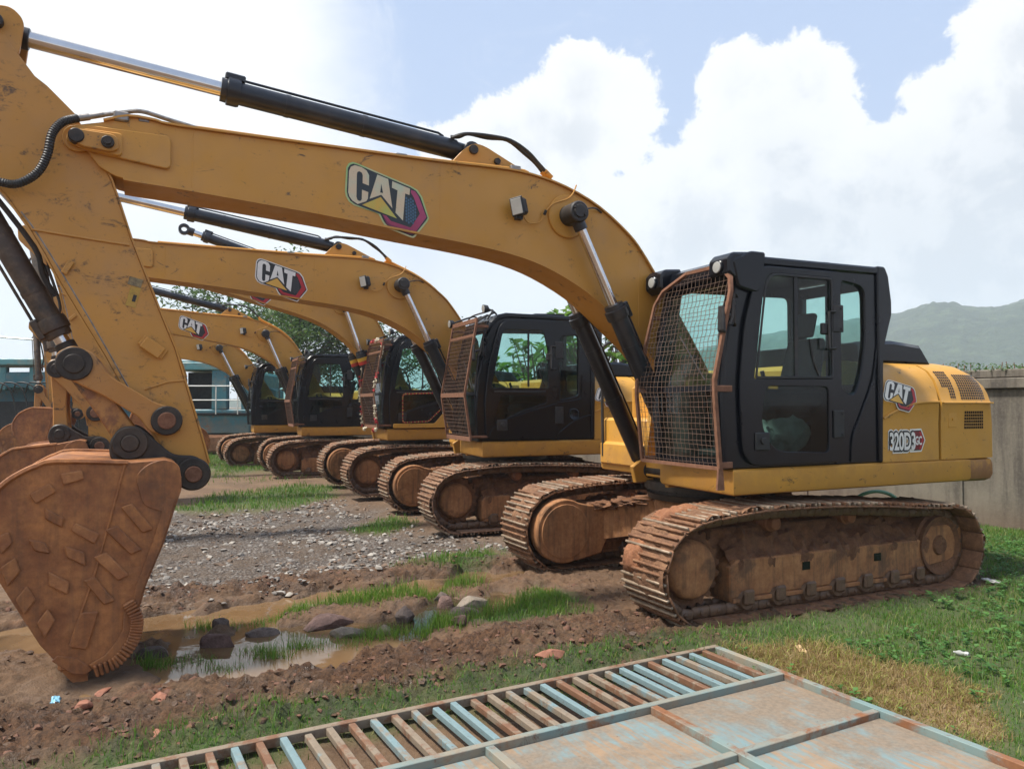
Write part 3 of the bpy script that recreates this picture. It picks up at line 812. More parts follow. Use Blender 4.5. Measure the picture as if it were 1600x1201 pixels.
# ---- boom
BT = [(5.739, 3.722), (5.635, 3.752), (5.528, 3.782), (5.372, 3.838), (5.20, 3.835), (5.045, 3.82), (4.031, 3.828), (3.081, 3.835), (2.482, 3.852), (2.156, 3.838), (1.809, 3.768), (1.451, 3.622), (1.129, 3.400), (.977, 3.242), (.822, 3.036), (.50, 2.58), (.22, 2.15), (.125, 1.95)]
BB = [(5.556, 3.463), (5.444, 3.405), (5.30, 3.388), (5.066, 3.375), (4.028, 3.298), (3.295, 3.228), (2.693, 3.171), (2.264, 3.105), (1.927, 3.003), (1.575, 2.832), (1.332, 2.660), (1.083, 2.460), (.908, 2.310), (.55, 1.90), (.45, 1.76)]
def smoothline(P, n=3): return cat2(P, n)
def mk_boom():
    mb = MB(); T = smoothline(BT); B = smoothline(BB)
    nose = arc(5.692, 3.642, .092, 50, -128, 10)
    foot = arc(.30, 1.90, .19, 165, 300, 8)
    out = nose + B + list(reversed(foot)) + list(reversed(T))
    mb.plate(out, -.195, .195, .004, mat=0)
    mb.strip(list(reversed(T[6:])), -.222, .222, .014, 0)
    mb.strip(B[4:], -.222, .222, .016, 0)
    # fork plates on the boom nose, weld pads, bosses
    for s in (1, -1):
        q = sorted((.195*s, .228*s))
        mb.plate(rrect([(5.72, 3.715), (5.66, 3.735), (5.10, 3.735), (5.095, 3.49), (5.60, 3.55), (5.775, 3.60)], [.08, .05, .04, .05, .1, .1]), q[0], q[1], .006, mat=0)
        q = sorted((.22*s, .252*s))
        mb.plate(rrect([(5.755, 3.70), (5.41, 3.70), (5.41, 3.535), (5.70, 3.56)], [.08, .03, .04, .1]), q[0], q[1], .006, mat=0)
        q = sorted((.195*s, .222*s))
        mb.plate(arc(1.785, 3.505, .20, 0, 345, 30), q[0], q[1], .008, mat=0)
    # vertical weld seams
    for x in (4.95, 3.02, 1.0):
        zt = np.interp(x, [p[0] for p in BT[::-1]], [p[1] for p in BT[::-1]]); zb = np.interp(x, [p[0] for p in BB[::-1]], [p[1] for p in BB[::-1]])
        mb.box(x-.006, x+.006, -.197, .197, zb+.02, zt-.02, .002, mat=0)
    # bracket for the arm cylinder on top
    for y in (-.10, .075):
        mb.plate(rrect([(2.92, 3.84), (2.76, 4.02), (2.66, 4.085), (2.56, 4.07), (1.95, 3.80)], [.02, .06, .07, .05, .02]), y, y+.03, .004, mat=0)
    mb.cyl((2.675, -.13, 4.02), (2.675, .13, 4.02), .042, n=16, bev=.006, mat=1)
    mb.cyl((2.45, .10, 3.945), (2.45, .135, 3.945), .03, n=6, mat=1)
    return mb
def mk_nosepin():
    mb = MB()
    mb.plate(rrect([(5.75, 3.685), (5.44, 3.675), (5.43, 3.575), (5.48, 3.55), (5.69, 3.565)], [.075, .05, .04, .04, .075]), .252, .285, .006, mat=0)
    mb.cyl((5.692, -.27, 3.632), (5.692, .30, 3.632), .050, n=20, bev=.006, mat=1)
    mb.cyl((5.50, .28, 3.612), (5.50, .31, 3.612), .042, n=18, bev=.004, mat=1); mb.cyl((5.50, .31, 3.612), (5.50, .33, 3.612), .026, n=6, mat=1)
    return mb
def mk_cylcap(sd):
    mb = MB()
    if sd < 0: mb.cyl((0, -.40, 0), (0, -.20, 0), .095, n=24, bev=.012, mat=0); return mb
    mb.cyl((0, .20, 0), (0, .43, 0), .095, n=24, bev=.012, mat=0)
    mb.cyl((0, .43, 0), (0, .445, 0), .06, n=20, bev=.004, mat=0)
    for a in (30, 210): mb.cyl((.055*math.cos(R(a)), .43, .055*math.sin(R(a))), (.055*math.cos(R(a)), .455, .055*math.sin(R(a))), .016, n=6, mat=0)
    return mb
def mk_boomlight():
    mb = MB(); M = Matrix.Translation((2.31, .29, 3.515)) @ Matrix.Rotation(R(12), 4, 'Y') @ Matrix.Rotation(R(38), 4, 'Z')
    mb.box(-.055, .05, -.055, .055, -.075, .075, .02, M, 0); mb.box(.05, .066, -.062, .062, -.082, .082, .008, M, 0)
    mb.box(.066, .072, -.05, .05, -.068, .068, .003, M, 1)
    mb.box(2.26, 2.32, .195, .25, 3.42, 3.46, mat=0)
    return mb
def mk_lightwire():
    mb = MB(); mb.tube([(2.26, .25, 3.46), (2.20, .235, 3.40), (2.08, .225, 3.42), (2.02, .225, 3.52), (1.94, .225, 3.60), (1.80, .23, 3.66), (1.74, .228, 3.72), (1.70, .22, 3.80)], .0065, 6, 4, 0)
    mb.tube([(1.72, .33, 3.54), (1.60, .30, 3.58), (1.50, .24, 3.60), (1.42, .2, 3.58)], .008, 6, 4, 1)
    mb.cyl((2.035, .222, 3.49), (2.025, .24, 3.53), .014, n=8, mat=1)
    return mb
def mk_toppipes():
    mb = MB()
    for y in (.15, .10):
        mb.tube([(5.05, y, 3.85), (4.0, y, 3.855), (3.08, y, 3.865), (2.5, y, 3.885), (2.2, y, 3.885), (2.15, y, 3.85)], .014, 8, 3, 0)
    for y in (.04, -.03, -.10):
        mb.tube([(1.95, y, 3.90), (1.80, y, 3.84), (1.45, y, 3.69), (1.12, y, 3.46), (.80, y, 3.07), (.45, y, 2.55)], .017, 8, 4, 0)
    for x, z in ((3.35, 3.84), (2.30, 3.88)): mb.box(x-.05, x+.05, .07, .19, z-.01, z+.03, .006, mat=1)
    return mb
def mk_armhoses():
    mb = MB()
    for y, d in ((.11, 0), (.05, .02)):
        mb.tube([(2.86, y*.6, 4.11+d), (2.79, y, 4.135), (2.70, y, 4.155+d), (2.52, y, 4.165), (2.32, y, 4.155+d), (2.15, y, 4.08), (2.03, y, 3.98+d), (1.92, y, 3.885)], .017, 8, 4, 0)
    mb.cyl((1.97, .11, 3.925), (1.90, .11, 3.87), .024, n=10, mat=1); mb.cyl((1.97, .05, 3.935), (1.90, .05, 3.88), .024, n=10, mat=1)
    return mb
def mk_nosehose():
    mb = MB()
    mb.tube([(6.35, .24, 3.30), (6.135, .26, 3.262), (6.027, .27, 3.262), (5.918, .28, 3.344), (5.86, .29, 3.47), (5.833, .29, 3.618), (5.773, .27, 3.716), (5.69, .22, 3.772)], .030, 10, 16, 0, ribs=1)
    mb.cyl((5.71, .22, 3.765), (5.62, .20, 3.80), .024, n=12, mat=1); mb.cyl((5.62, .20, 3.80), (5.53, .19, 3.835), .019, n=12, mat=1)
    mb.tube([(5.54, .19, 3.83), (5.40, .18, 3.875), (5.29, .18, 3.90), (5.12, .18, 3.87), (4.87, .17, 3.83)], .016, 8, 4, 1)
    mb.box(5.37, 5.47, .14, .22, 3.80, 3.87, .01, mat=1); mb.box(5.24, 5.31, .12, .20, 3.82, 3.86, .004, mat=1)
    return mb
# ---- stick
SR = [(6.36, 4.52), (6.22, 4.44), (6.094, 4.234), (5.954, 4.044), (5.881, 3.991), (5.819, 3.93), (5.71, 3.822), (5.60, 3.62), (5.482, 3.387), (5.429, 3.232), (5.351, 2.982), (5.231, 2.664), (5.148, 2.445), (5.052, 2.199), (4.954, 1.861), (4.868, 1.561), (4.815, 1.36)]
SL = [(5.05, 1.24), (5.14, 1.494), (5.274, 1.744), (5.391, 1.913), (5.509, 2.142), (5.636, 2.367), (5.787, 2.639), (5.877, 2.823), (5.981, 3.011), (6.101, 3.193), (6.32, 3.45), (6.46, 3.66), (6.50, 3.95), (6.47, 4.25), (6.42, 4.46)]
def mk_stick():
    mb = MB(); out = SR + arc(4.93, 1.291, .125, 150, 300, 8)[1:] + SL
    mb.plate(out, -.158, .158, .005, mat=0)
    mb.strip(list(reversed(SR[7:])), -.17, .17, .012, 0)
    mb.strip(list(reversed(SL[1:12])), -.17, .17, .012, 0)
    # lower reinforcing plate edge and mid weld
    mb.tube([(5.25, .162, 1.90), (5.10, .163, 1.955), (4.975, .162, 1.97)], .008, 6)
    mb.tube([(5.96, .162, 2.985), (5.6, .163, 2.95), (5.36, .162, 2.93)], .009, 6)
    mb.cyl((4.93, -.20, 1.291), (4.93, .20, 1.291), .105, n=20, mat=0)
    # small welded bracket
    M = Matrix.Translation((5.20, .165, 2.20)) @ Matrix.Rotation(R(-35), 4, 'Y')
    mb.box(-.095, .095, 0, .018, -.035, .045, .004, M, 0); mb.box(-.075, .075, .018, .035, -.045, .045, .006, M, 0)
    M = Matrix.Translation((5.74, .165, 2.74)) @ Matrix.Rotation(R(62), 4, 'Y')
    mb.box(-.05, .05, 0, .02, -.02, .02, .004, M, 0)
    # arm cylinder lug, bucket cylinder lug
    for y in (-.155, .12): mb.plate(rrect([(6.05, 4.16), (6.02, 4.42), (6.10, 4.50), (6.26, 4.48), (6.36, 4.36)], .05), y, y+.035, .004, mat=0)
    for y in (-.15, .115): mb.plate(rrect([(6.30, 3.40), (6.40, 3.62), (6.56, 3.68), (6.66, 3.60), (6.60, 3.45), (6.20, 3.25)], .04), y, y+.035, .004, mat=0)
    mb.cyl((6.185, -.20, 4.37), (6.185, .20, 4.37), .05, n=16, bev=.005, mat=1)
    return mb
def mk_stickpipe():
    mb = MB(); mb.tube([(6.02, .15, 3.10), (5.90, .15, 2.92), (5.60, .15, 2.385), (5.29, .15, 1.79)], .011, 6, 3, 0)
    mb.tube([(6.25, .06, 3.30), (5.95, .08, 2.88), (5.90, .06, 2.70), (5.82, .05, 2.55)], .018, 8, 4, 1); return mb
def mk_sidelink():
    mb = MB()
    A, B = (5.686, 2.069), (5.104, 1.676)
    for s in (1, -1):
        q = sorted((.20*s, .245*s))
        mb.plate(rrect([(5.79, 2.02), (5.80, 2.14), (5.70, 2.20), (5.57, 2.15), (5.47, 1.99), (5.17, 1.80), (5.02, 1.76), (5.00, 1.60), (5.10, 1.56), (5.22, 1.60), (5.28, 1.70), (5.52, 1.86), (5.66, 1.93)], .04), q[0], q[1], .008, mat=0)
        for (x, z), r in ((A, .115), (B, .105)):
            q = sorted((.245*s, .268*s)); mb.cyl((x, q[0], z), (x, q[1], z), r, n=24, bev=.008, mat=1)
            q = sorted((.268*s, .285*s)); mb.cyl((x, q[0], z), (x, q[1], z), r*.58, n=20, bev=.006, mat=2 if r < .11 else 1)
    mb.cyl((A[0], -.25, A[1]), (A[0], .25, A[1]), .06, n=16, mat=1); mb.cyl((B[0], -.25, B[1]), (B[0], .25, B[1]), .055, n=16, mat=1)
    return mb
def mk_bucketlink(A, B):
    mb = MB(); A = V(A); B = V(B); d = (B-A).normalized(); n = V((-d.y, d.x))
    def pt(t, w): q = A+(B-A)*t+n*w; return (q.x, q.y)
    for s in (1, -1):
        q = sorted((.125*s, .185*s))
        L = [pt(-.17, -.02), pt(-.10, -.11), pt(.10, -.14), pt(.32, -.10), pt(.55, -.075), pt(1.05, -.085), pt(1.14, 0), pt(1.05, .085), pt(.55, .07), pt(.1, .08), pt(-.1, .07)]
        mb.plate(rrect(L, .05), q[0], q[1], .01, mat=0)
        c = pt(.12, -.04); mb.cyl((c[0], min(.185*s, .20*s), c[1]), (c[0], max(.185*s, .20*s), c[1]), .045, n=12, mat=1)
    mb.plate(rrect([pt(.35, -.06), pt(.7, -.05), pt(.7, .05), pt(.35, .06)], .02), -.125, .125, .01, mat=0)
    return mb
# ---- bucket
BK = [(5.016, 1.30), (5.05, 1.385), (5.12, 1.418), (5.34, 1.408), (5.75, 1.43), (5.855, 1.405), (5.941, 1.364), (6.03, 1.30), (6.105, 1.20), (6.15, 1.08), (6.155, .95), (6.115, .82), (6.03, .66), (5.93, .47), (5.825, .275), (5.735, .155), (5.66, .105)]
BKF = [(5.53, .085), (5.41, .15), (5.318, .235), (5.29, .33), (5.225, .59), (5.12, .86), (5.03, 1.17)]
def mk_bucketshell():
    mb = MB(); W = .59
    side = BK+BKF
    for s in (1, -1):
        q = sorted(((W-.025)*s, W*s)); mb.plate(side, q[0], q[1], .004, mat=0)
    T = smoothline(BK[1:], 2)
    mb.strip(T, -W+.026, W-.026, -.03, 0)
    # rolled edge of the wrapper standing proud of the side plate
    e = [V((x, W+.004, z)) for x, z in smoothline(BK[3:12], 3)]
    mb.tube(e, .018, 6, mat=0)
    mb.tube([V((x, -W-.004, z)) for x, z in smoothline(BK[3:12], 3)], .018, 6, mat=0)
    # cutting edge plate
    mb.plate([(5.76, .17), (5.65, .075), (5.57, .055), (5.53, .085), (5.62, .17), (5.73, .20)], -W-.01, W+.01, .005, mat=0)
    # torn corrugated side cutter
    for s in (1, -1):
        P = [(5.31, .50), (5.262, .40), (5.262, .30), (5.30, .20), (5.39, .10), (5.52, .055)]
        Q = smoothline(P, 5)
        for i, (x, z) in enumerate(Q[:-1]):
            x1, z1 = Q[i+1]; M = Matrix.Translation((x, W*s, z)) @ Matrix.Rotation(-math.atan2(z1-z, x1-x), 4, 'Y')
            mb.box(-.010, .012, -.035, .045, -.02, .06, .008, M, 0)
        mb.plate([(5.33, .48), (5.285, .38), (5.29, .30), (5.33, .21), (5.42, .13), (5.53, .09), (5.55, .12), (5.46, .17), (5.40, .24), (5.36, .32), (5.355, .42)], *sorted((W*s, (W+.022)*s)), .005, mat=0)
        mb.plate([(5.05, 1.15), (5.13, .86), (5.235, .59), (5.29, .36), (5.335, .36), (5.285, .60), (5.19, .88), (5.11, 1.16)], *sorted(((W-.002)*s, (W+.012)*s)), .004, mat=0)
        mb.tube([(5.36, (W+.002)*s, 1.40), (5.44, (W+.002)*s, 1.05), (5.52, (W+.002)*s, .72), (5.66, (W+.002)*s, .25)], .010, 6, mat=0)
        mb.plate(rrect([(5.01, 1.22), (5.03, 1.39), (5.12, 1.425), (5.22, 1.40), (5.30, 1.32), (5.25, 1.12), (5.08, 1.05)], .05), *sorted((W*s, (W+.008)*s)), .003, mat=0)
    # inner liner faces for the open mouth
    return mb
PADS = [[(5.728, 1.349), (5.607, 1.369), (5.592, 1.31), (5.713, 1.275)], [(5.897, 1.227), (5.784, 1.294), (5.748, 1.235), (5.859, 1.164)], [(5.81, 1.141), (5.704, 1.07), (5.71, 1.005), (5.809, 1.069)],
        [(5.639, 1.033), (5.5, .95), (5.528, .886), (5.667, .986)], [(5.897, .946), (5.807, .923), (5.771, .845), (5.862, .871)], [(5.701, .891), (5.586, .841), (5.577, .75), (5.686, .816)],
        [(5.784, .736), (5.67, .66), (5.676, .58), (5.782, .647)], [(5.383, 1.117), (5.315, 1.139), (5.183, .961), (5.252, .94)], [(5.471, .973), (5.404, 1.001), (5.251, .83), (5.319, .802)],
        [(5.535, .804), (5.461, .831), (5.325, .668), (5.392, .641)], [(5.591, .661), (5.526, .679), (5.406, .51), (5.472, .492)], [(5.603, .457), (5.501, .454), (5.563, .216), (5.66, .245)],
        [(6.053, .981), (6.0, 1.001), (5.979, .928), (6.038, .862)], [(6.044, .783), (5.964, .84), (5.935, .75), (6.002, .661)], [(5.96, .578), (5.9, .659), (5.851, .566), (5.911, .477)], [(5.842, .421), (5.787, .503), (5.744, .425), (5.799, .32)]]
def mk_pad(p):
    mb = MB(); mb.plate(rrect(p, .012, 2), .588, .612, .007); return mb
def mk_tooth(y):
    mb = MB(); w = .05
    vs = []
    for (x, z, h, ww) in ((5.665, .125, .060, .066), (5.61, .03, .048, .056), (5.56, -.06, .014, .042)):
        for a, b in ((-1, -1), (1, -1), (1, 1), (-1, 1)):
            vs.append((x+.9*h*b, y+ww*a, z-.35*h*b))
    fs = [(3, 2, 1, 0), (8, 9, 10, 11)]
    for o in (0, 4):
        for k in range(4): l = (k+1) % 4; fs.append((o+k, o+l, o+4+l, o+4+k))
    mb.add(vs, fs); mb.box(5.61, 5.73, y-.075, y+.075, .08, .20, .02); return mb
def mk_ears():
    mb = MB()
    for s in (1, -1):
        q = sorted((.215*s, .265*s))
        mb.plate(rrect([(5.46, 1.40), (5.47, 1.53), (5.40, 1.64), (5.28, 1.64), (5.19, 1.55), (5.06, 1.43), (4.90, 1.42), (4.81, 1.32), (4.84, 1.20), (4.94, 1.16), (5.05, 1.22), (5.10, 1.38)], .05), q[0], q[1], .01, mat=0)
        for x, z, r in ((5.336, 1.521, .118), (4.925, 1.291, .118)):
            q = sorted((.265*s, .292*s)); mb.cyl((x, q[0], z), (x, q[1], z), r, n=26, bev=.01, mat=0)
            q = sorted((.292*s, .308*s)); mb.cyl((x, q[0], z), (x, q[1], z), r*.5, n=20, bev=.006, mat=1 if z < 1.4 else 2)
            mb.lathe((x, .292*s, z), (x, 2*s, z), [(0, r*.62), (.006, r*.62), (.006, r*.54), (0, r*.54)], 24, 0)
    mb.cyl((5.336, -.26, 1.521), (5.336, .26, 1.521), .055, n=16, mat=0); mb.cyl((4.925, -.26, 1.291), (4.925, .26, 1.291), .055, n=16, mat=0)
    return mb
# ---- hydraulic cylinder along +x from the origin
def mk_barrel(L, r, gl=.14):
    mb = MB()
    mb.lathe((0, 0, 0), (1, 0, 0), [(.0, r*.5), (.03, r*.8), (.12, r*.85), (.14, r), (L-gl, r), (L-gl, r*1.17), (L-gl+.02, r*1.25), (L-gl*.35, r*1.25), (L-gl*.3, r*1.08), (L, r*1.05), (L, r*.5)], 22, 0)
    mb.cyl((0, -r*1.1, 0), (0, r*1.1, 0), r*.95, n=18, bev=.006, mat=0)
    mb.box(L-gl-.03, L-.02, -.05, .05, r*.9, r*1.55, .01, mat=0)
    mb.tube([(.25, .0, r*1.05), (.3, 0, r*1.28), (L-gl-.05, 0, r*1.28), (L-gl, 0, r*1.3)], .011, 6, mat=0)
    for t in (.45, .75): mb.lathe((L*t, 0, 0), (L*t+1, 0, 0), [(0, r*1.0), (.0, r*1.04), (.035, r*1.04), (.035, r*1.0)], 22, 0)
    return mb
def mk_rod(L, r, eye):
    mb = MB(); mb.cyl((0, 0, 0), (L-eye*.8, 0, 0), r, n=18, mat=0)
    mb.cyl((L-eye*1.8, 0, 0), (L-eye*.7, 0, 0), r*1.35, n=14, bev=.006, mat=1)
    n = 24; vs = []; fs = []
    for i in range(n):
        a = 2*math.pi*i/n; c, s = math.cos(a), math.sin(a)
        for rr, y in ((eye, -.055), (eye, .055), (eye*.5, .055), (eye*.5, -.055)): vs.append((L+rr*c, y, rr*s))
    for i in range(n):
        j = (i+1) % n
        for k in range(4): l = (k+1) % 4; fs.append((i*4+k, i*4+l, j*4+l, j*4+k))
    mb.add(vs, fs, 1); return mb
def cylinder(name, root, P0, P1, bl, r, rr, eye, mats, key, y=0.0, flip=False):
    P0 = V(P0); P1 = V(P1); d = P1-P0; L = d.length; a = math.atan2(d.z, d.x)
    M = Matrix.Translation(P0) @ Matrix.Rotation(-a, 4, 'Y')
    b = obj(name, cached((key, 'b'), lambda: mk_barrel(bl, r).mesh('cylinder_barrel', mats[:1])), root, M)
    k2 = (key, 'r', round(L, 3))
    obj('rod', cached(k2, lambda: mk_rod(L-bl+.05, rr, eye).mesh('cylinder_rod', mats[1:])), b, Matrix.Translation((bl-.05, 0, 0)))
    return b
# ---- decals
def _dq(P): return [((x-280)/1000.0, -(y-205)/1000.0) for x, y in P]
D_EDGE = _dq([(285, 270), (310, 225), (350, 203), (400, 208), (960, 338), (1032, 368), (1080, 432), (1152, 650), (1132, 692), (1003, 872), (975, 893), (935, 888), (718, 838), (678, 812), (648, 772), (612, 702), (570, 688), (358, 653), (306, 622), (276, 570), (268, 520)])
D_BLACK = _dq([(300, 278), (322, 240), (358, 220), (400, 224), (955, 354), (1013, 380), (1060, 437), (1136, 650), (1115, 688), (985, 864), (965, 876), (940, 872), (725, 822), (690, 797), (662, 762), (628, 697), (368, 640), (322, 612), (295, 567), (287, 520)])
D_C = _dq([(311, 305), (330, 258), (370, 234), (440, 241), (490, 266), (516, 312), (512, 420), (448, 406), (450, 322), (440, 298), (415, 288), (396, 300), (390, 322), (383, 560), (392, 590), (412, 600), (430, 592), (437, 574), (441, 476), (505, 490), (500, 560), (482, 590), (395, 634), (340, 607), (312, 570), (300, 528)])
D_A = _dq([(601, 286), (714, 312), (755, 614), (640, 492), (518, 557)])
D_AH = _dq([(640, 375), (628, 470), (658, 472)])
D_T = _dq([(757, 326), (946, 370), (940, 440), (894, 431), (866, 727), (788, 655), (812, 414), (752, 396)])
D_TRI = _dq([(634, 517), (803, 715), (440, 634)])
D_RING = _dq([(958, 380), (1003, 389), (1037, 432), (1122, 645), (985, 852), (940, 860), (735, 811), (702, 788), (650, 698), (692, 706), (740, 752), (945, 787), (958, 772), (1050, 622), (985, 455), (955, 412)])
D_RING2 = _dq([(660, 715), (690, 790), (735, 811), (940, 860), (985, 852), (975, 838), (735, 790), (700, 765)])
def mk_logo(org, ex, ez, nrm, extra=True):
    """org = top left corner, ex = one unit along the lettering, ez = one unit up, nrm = outward"""
    mb = MB(); org, ex, ez, nrm = V(org), V(ex), V(ez), V(nrm)
    def lay(poly, h, m):
        vs = [org+ex*u+ez*v+nrm*h for u, v in poly]
        tri = tessellate_polygon([[V((u, v, 0)) for u, v in poly]])
        mb.add(vs, [tuple(t) for t in tri], m)
    lay(D_EDGE, .002, 0); lay(D_BLACK, .004, 1); lay(D_RING, .006, 4); lay(D_RING2, .0075, 6)
    for i in range(5):
        for j in range(8):
            x = 905+i*24; y = 480+j*34+(17 if i % 2 else 0)
            if x > 1020-abs(y-620)*.25: continue
            lay(_dq([(x+12*math.cos(R(60*k)), y+16*math.sin(R(60*k))) for k in range(6)]), .006, 5)
    lay(D_TRI, .006, 3); lay(D_C, .006, 2); lay(D_A, .006, 2); lay(D_AH, .008, 1); lay(D_T, .006, 2)
    return mb
def text_mesh(s, size, off=0.0, spacing=1.0):
    cu = bpy.data.curves.new('lettering', 'FONT'); cu.body = s; cu.size = size; cu.offset = off; cu.space_character = spacing; cu.align_x = 'LEFT'
    o = bpy.data.objects.new('lettering', cu); COL.objects.link(o)
    dg = bpy.context.evaluated_depsgraph_get(); me = o.evaluated_get(dg).to_mesh()
    vs = [tuple(v.co) for v in me.vertices]; fs = [tuple(p.vertices) for p in me.polygons]
    o.evaluated_get(dg).to_mesh_clear(); bpy.data.objects.remove(o); bpy.data.curves.remove(cu)
    return vs, fs
def mk_plate_text():
    """model lettering on the side panel: u towards the rear (-x), v up"""
    mb = MB(); org = V((-.945, 1.373, 1.365))
    def lay(vs, fs, h, m, sx=1, sz=1, u0=0, v0=0):
        mb.add([org+V((-(u0+x*sx), h, v0+y*sz)) for x, y, z in vs], fs, m)
    H = [(.335, .0), (.43, .0), (.475, .09), (.43, .175), (.335, .175)]
    def poly(P, h, m): mb.add([org+V((-u, h, v)) for u, v in P], [tuple(range(len(P)))], m)
    poly([(.28, -.022), (.44, -.018), (.496, .09), (.44, .20), (.28, .196)], .002, 0)
    poly([(.33, -.006), (.432, -.004), (.480, .09), (.432, .184), (.33, .182)], .004, 1)
    poly([(.40, .004), (.428, .006), (.470, .09), (.428, .174), (.40, .174), (.44, .09)], .006, 4)
    poly([(.33, .004), (.40, .004), (.437, .09), (.40, .174), (.33, .174)], .006, 6)
    v, f = text_mesh('320D3', .22, .034, .95); lay(v, f, .0021, 0, .62, 1.02, -.005, .008)
    v, f = text_mesh('320D3', .22, .022, .95); lay(v, f, .0045, 1, .62, 1.02, -.005, .008)
    v, f = text_mesh('320D3', .22, .006, .95); lay(v, f, .008, 2, .62, 1.02, -.005, .008)
    v, f = text_mesh('GC', .11, .003, .95); lay(v, f, .008, 2, .62, 1.0, .345, .05)
    return mb
def excavator(label, X, Y, yaw, z, boom=0.0, stick=0.0, bucket=0.0, guard=True, faded=False, pads=False, arm_free=False, bands=False, group='yellow tracked excavators parked in a row', hero=False, sill=False, shoe=None):
    rz = math.atan2(-math.cos(R(yaw)), -math.sin(R(yaw)))
    root = empty('excavator', (X, Y, z), rz, label, 'excavator', group)
    def part(name, key, fn, mats, M=None, parent=None, smooth=35):
        return obj(name, cached(key, lambda: fn().mesh(name, mats, smooth)), parent or root, M)
    I = None
    shoes = shoe or m_shoe2
    # --- tracks
    for s in (1, -1):
        part('crawler_belt', ('belt', s, shoes.name), lambda: mk_belt(3+s), [shoes, m_grous, m_link], Matrix.Translation((0, 1.19*s, 0)), None, 50)
        part('packed_mud', ('pm', s, shoes.name), lambda: mk_mudsheet(3+s, -.296, .296, .021, .06), [m_pack], Matrix.Translation((0, 1.19*s, 0)), None, 80)
        tf = part('track_frame', ('tf', s), lambda: mk_trackframe(s), [m_rail, m_cake])
        for x in (.03, -.86): part('hole_shade_patch', ('hole', s, x), lambda: mk_hole_patch(s, x), [m_blk], None, tf)
        part('inner_frame', ('ig', s), lambda: mk_innerguard(s), [m_rail], None, tf)
        for x in (.72, .37, .02, -.33, -.68, -1.03, -1.38):
            part('track_roller', 'roller', mk_roller, [m_link], Matrix.Translation((x, 1.17*s, .165)), tf)
        for x in (.30, -.62):
            part('carrier_roller', 'carrier', mk_carrier, [m_clay], Matrix.Translation((x, 1.07*s, .76)), tf)
        part('drive_sprocket', ('spr', s), lambda: mk_sprocket(s), [m_cake, m_rail], Matrix.Translation((1.245, 0, .455)))
        part('idler_wheel', ('idl', s), lambda: mk_idler(s), [m_cake], Matrix.Translation((-1.72, 0, .43)))
    part('undercarriage', 'cb', mk_carbody, [m_rail, m_cake], None, None, 80)
    part('swing_bearing', 'slew', mk_slew, [m_grease])
    # --- house
    part('deck_frame', 'deck', mk_deck, [m_deck, m_grease])
    part('counterweight', 'cw', mk_counterweight, [m_cwt])
    if hero: part('caked_clay', 'clay', lambda: mk_mudsheet(5, -.305, -.02, .022, .075, .055, .215, .8, 26, .07), [m_clay], Matrix.Translation((0, 1.19, 0)), None, 80)
    sp = part('side_panel', 'sp', mk_sidepanel, [m_deck])
    L = LOGOF if faded else LOGO
    part('logo_decal', ('hl',), lambda: mk_logo((-.905, 1.374, 2.02), (-.525, 0, 0), (-.12, -.03, .44), (0, 1, .08)), LOGO, None, sp, None)
    if hero: part('model_lettering', 'mt', mk_plate_text, LOGO, None, sp, None)
    ec = part('engine_cover', 'ec', mk_enginecover, [m_deck, m_blk])
    part('painted_grille', 'g1', lambda: mk_grille(-1.90, -1.73, 1.85, 2.12, 6, 10, lambda i, j: j < 4 and i > 2), [m_blk], None, ec, None)
    part('painted_grille', 'g2', lambda: mk_grille(-2.36, -1.97, 1.84, 2.09, 12, 10), [m_blk], None, ec, None)
    part('painted_grille', 'g3', lambda: mk_grille(-2.31, -2.01, 1.55, 1.73, 10, 6), [m_blk], None, ec, None)
    def lk():
        mb = MB(); mb.box(-1.90, -1.78, 1.37, 1.378, 1.57, 1.71, .003); mb.cyl((-1.84, 1.376, 1.65), (-1.84, 1.386, 1.65), .014, n=10); return mb
    part('door_lock', 'lock', lk, [m_deck], None, ec)
    part('engine_hood', 'eh', mk_enginehood, [m_blk])
    part('toolbox', 'tb', mk_toolbox, [m_deck])
    if hero or sill: part('handrail', 'hr', mk_handrail, [m_blk2])
    # --- cab
    sty = 'A' if hero else 'B'
    cab = part('cab', ('cab', sty), lambda: mk_cabframe(sty), [m_blk])
    part('cab_door', ('door', sty), lambda: mk_door(sty), [m_blk], None, cab)
    part('window_trim', ('dtrim', sty), lambda: mk_doorframe(sty), [m_blk2], None, cab)
    gs = cached(('glasses', sty), lambda: [g.mesh('pane', [m]) for g, m in zip(mk_glasses(sty), (m_glass, m_glassd, m_glass, m_glass, m_glass, m_glass))])
    for nm, g in zip(('door_window', 'lower_door_window', 'rear_side_window', 'right_window', 'windscreen', 'rear_window'), gs): obj(nm, g, cab)
    for z in (2.55, 1.62): part('door_hinge', ('hinge', z), lambda: mk_hinges(z), [m_blk2], None, cab)
    part('door_handle', 'handle', mk_handle, [m_rub], None, cab)
    part('door_latch', 'latch', mk_latch, [m_blk2], None, cab)
    part('seat', 'seat', mk_seat, [m_seat], None, cab)
    part('console', 'console', mk_console, [m_blk2], None, cab)
    part('wiper', 'wiper', mk_wiper, [m_rub], None, cab)
    part('mirror', 'mirror', mk_mirror, [m_rub], None, cab)
    if hero:
        for y in (1.27, .36): part('cab_lamp', ('cl', y), lambda: mk_caplight(y), [m_blk, m_lamp], None, cab)
        part('visor', 'visor', mk_visor, [m_blk], None, cab)
    else:
        for y, lx, lz in ((1.15, .78, 3.13), (.36, 1.02, 2.98)): part('cab_lamp', ('al', y), lambda: mk_armlamp(y, lx, lz), [m_rub, m_lamp], None, cab)
        part('lamp_rail', 'rl', mk_railing, [m_rub], None, cab)
    if guard: part('mesh_guard', ('guard', hero), (lambda: mk_guard(4)) if hero else (lambda: mk_guardB(5)), [m_rust, m_wire if hero else m_wired])
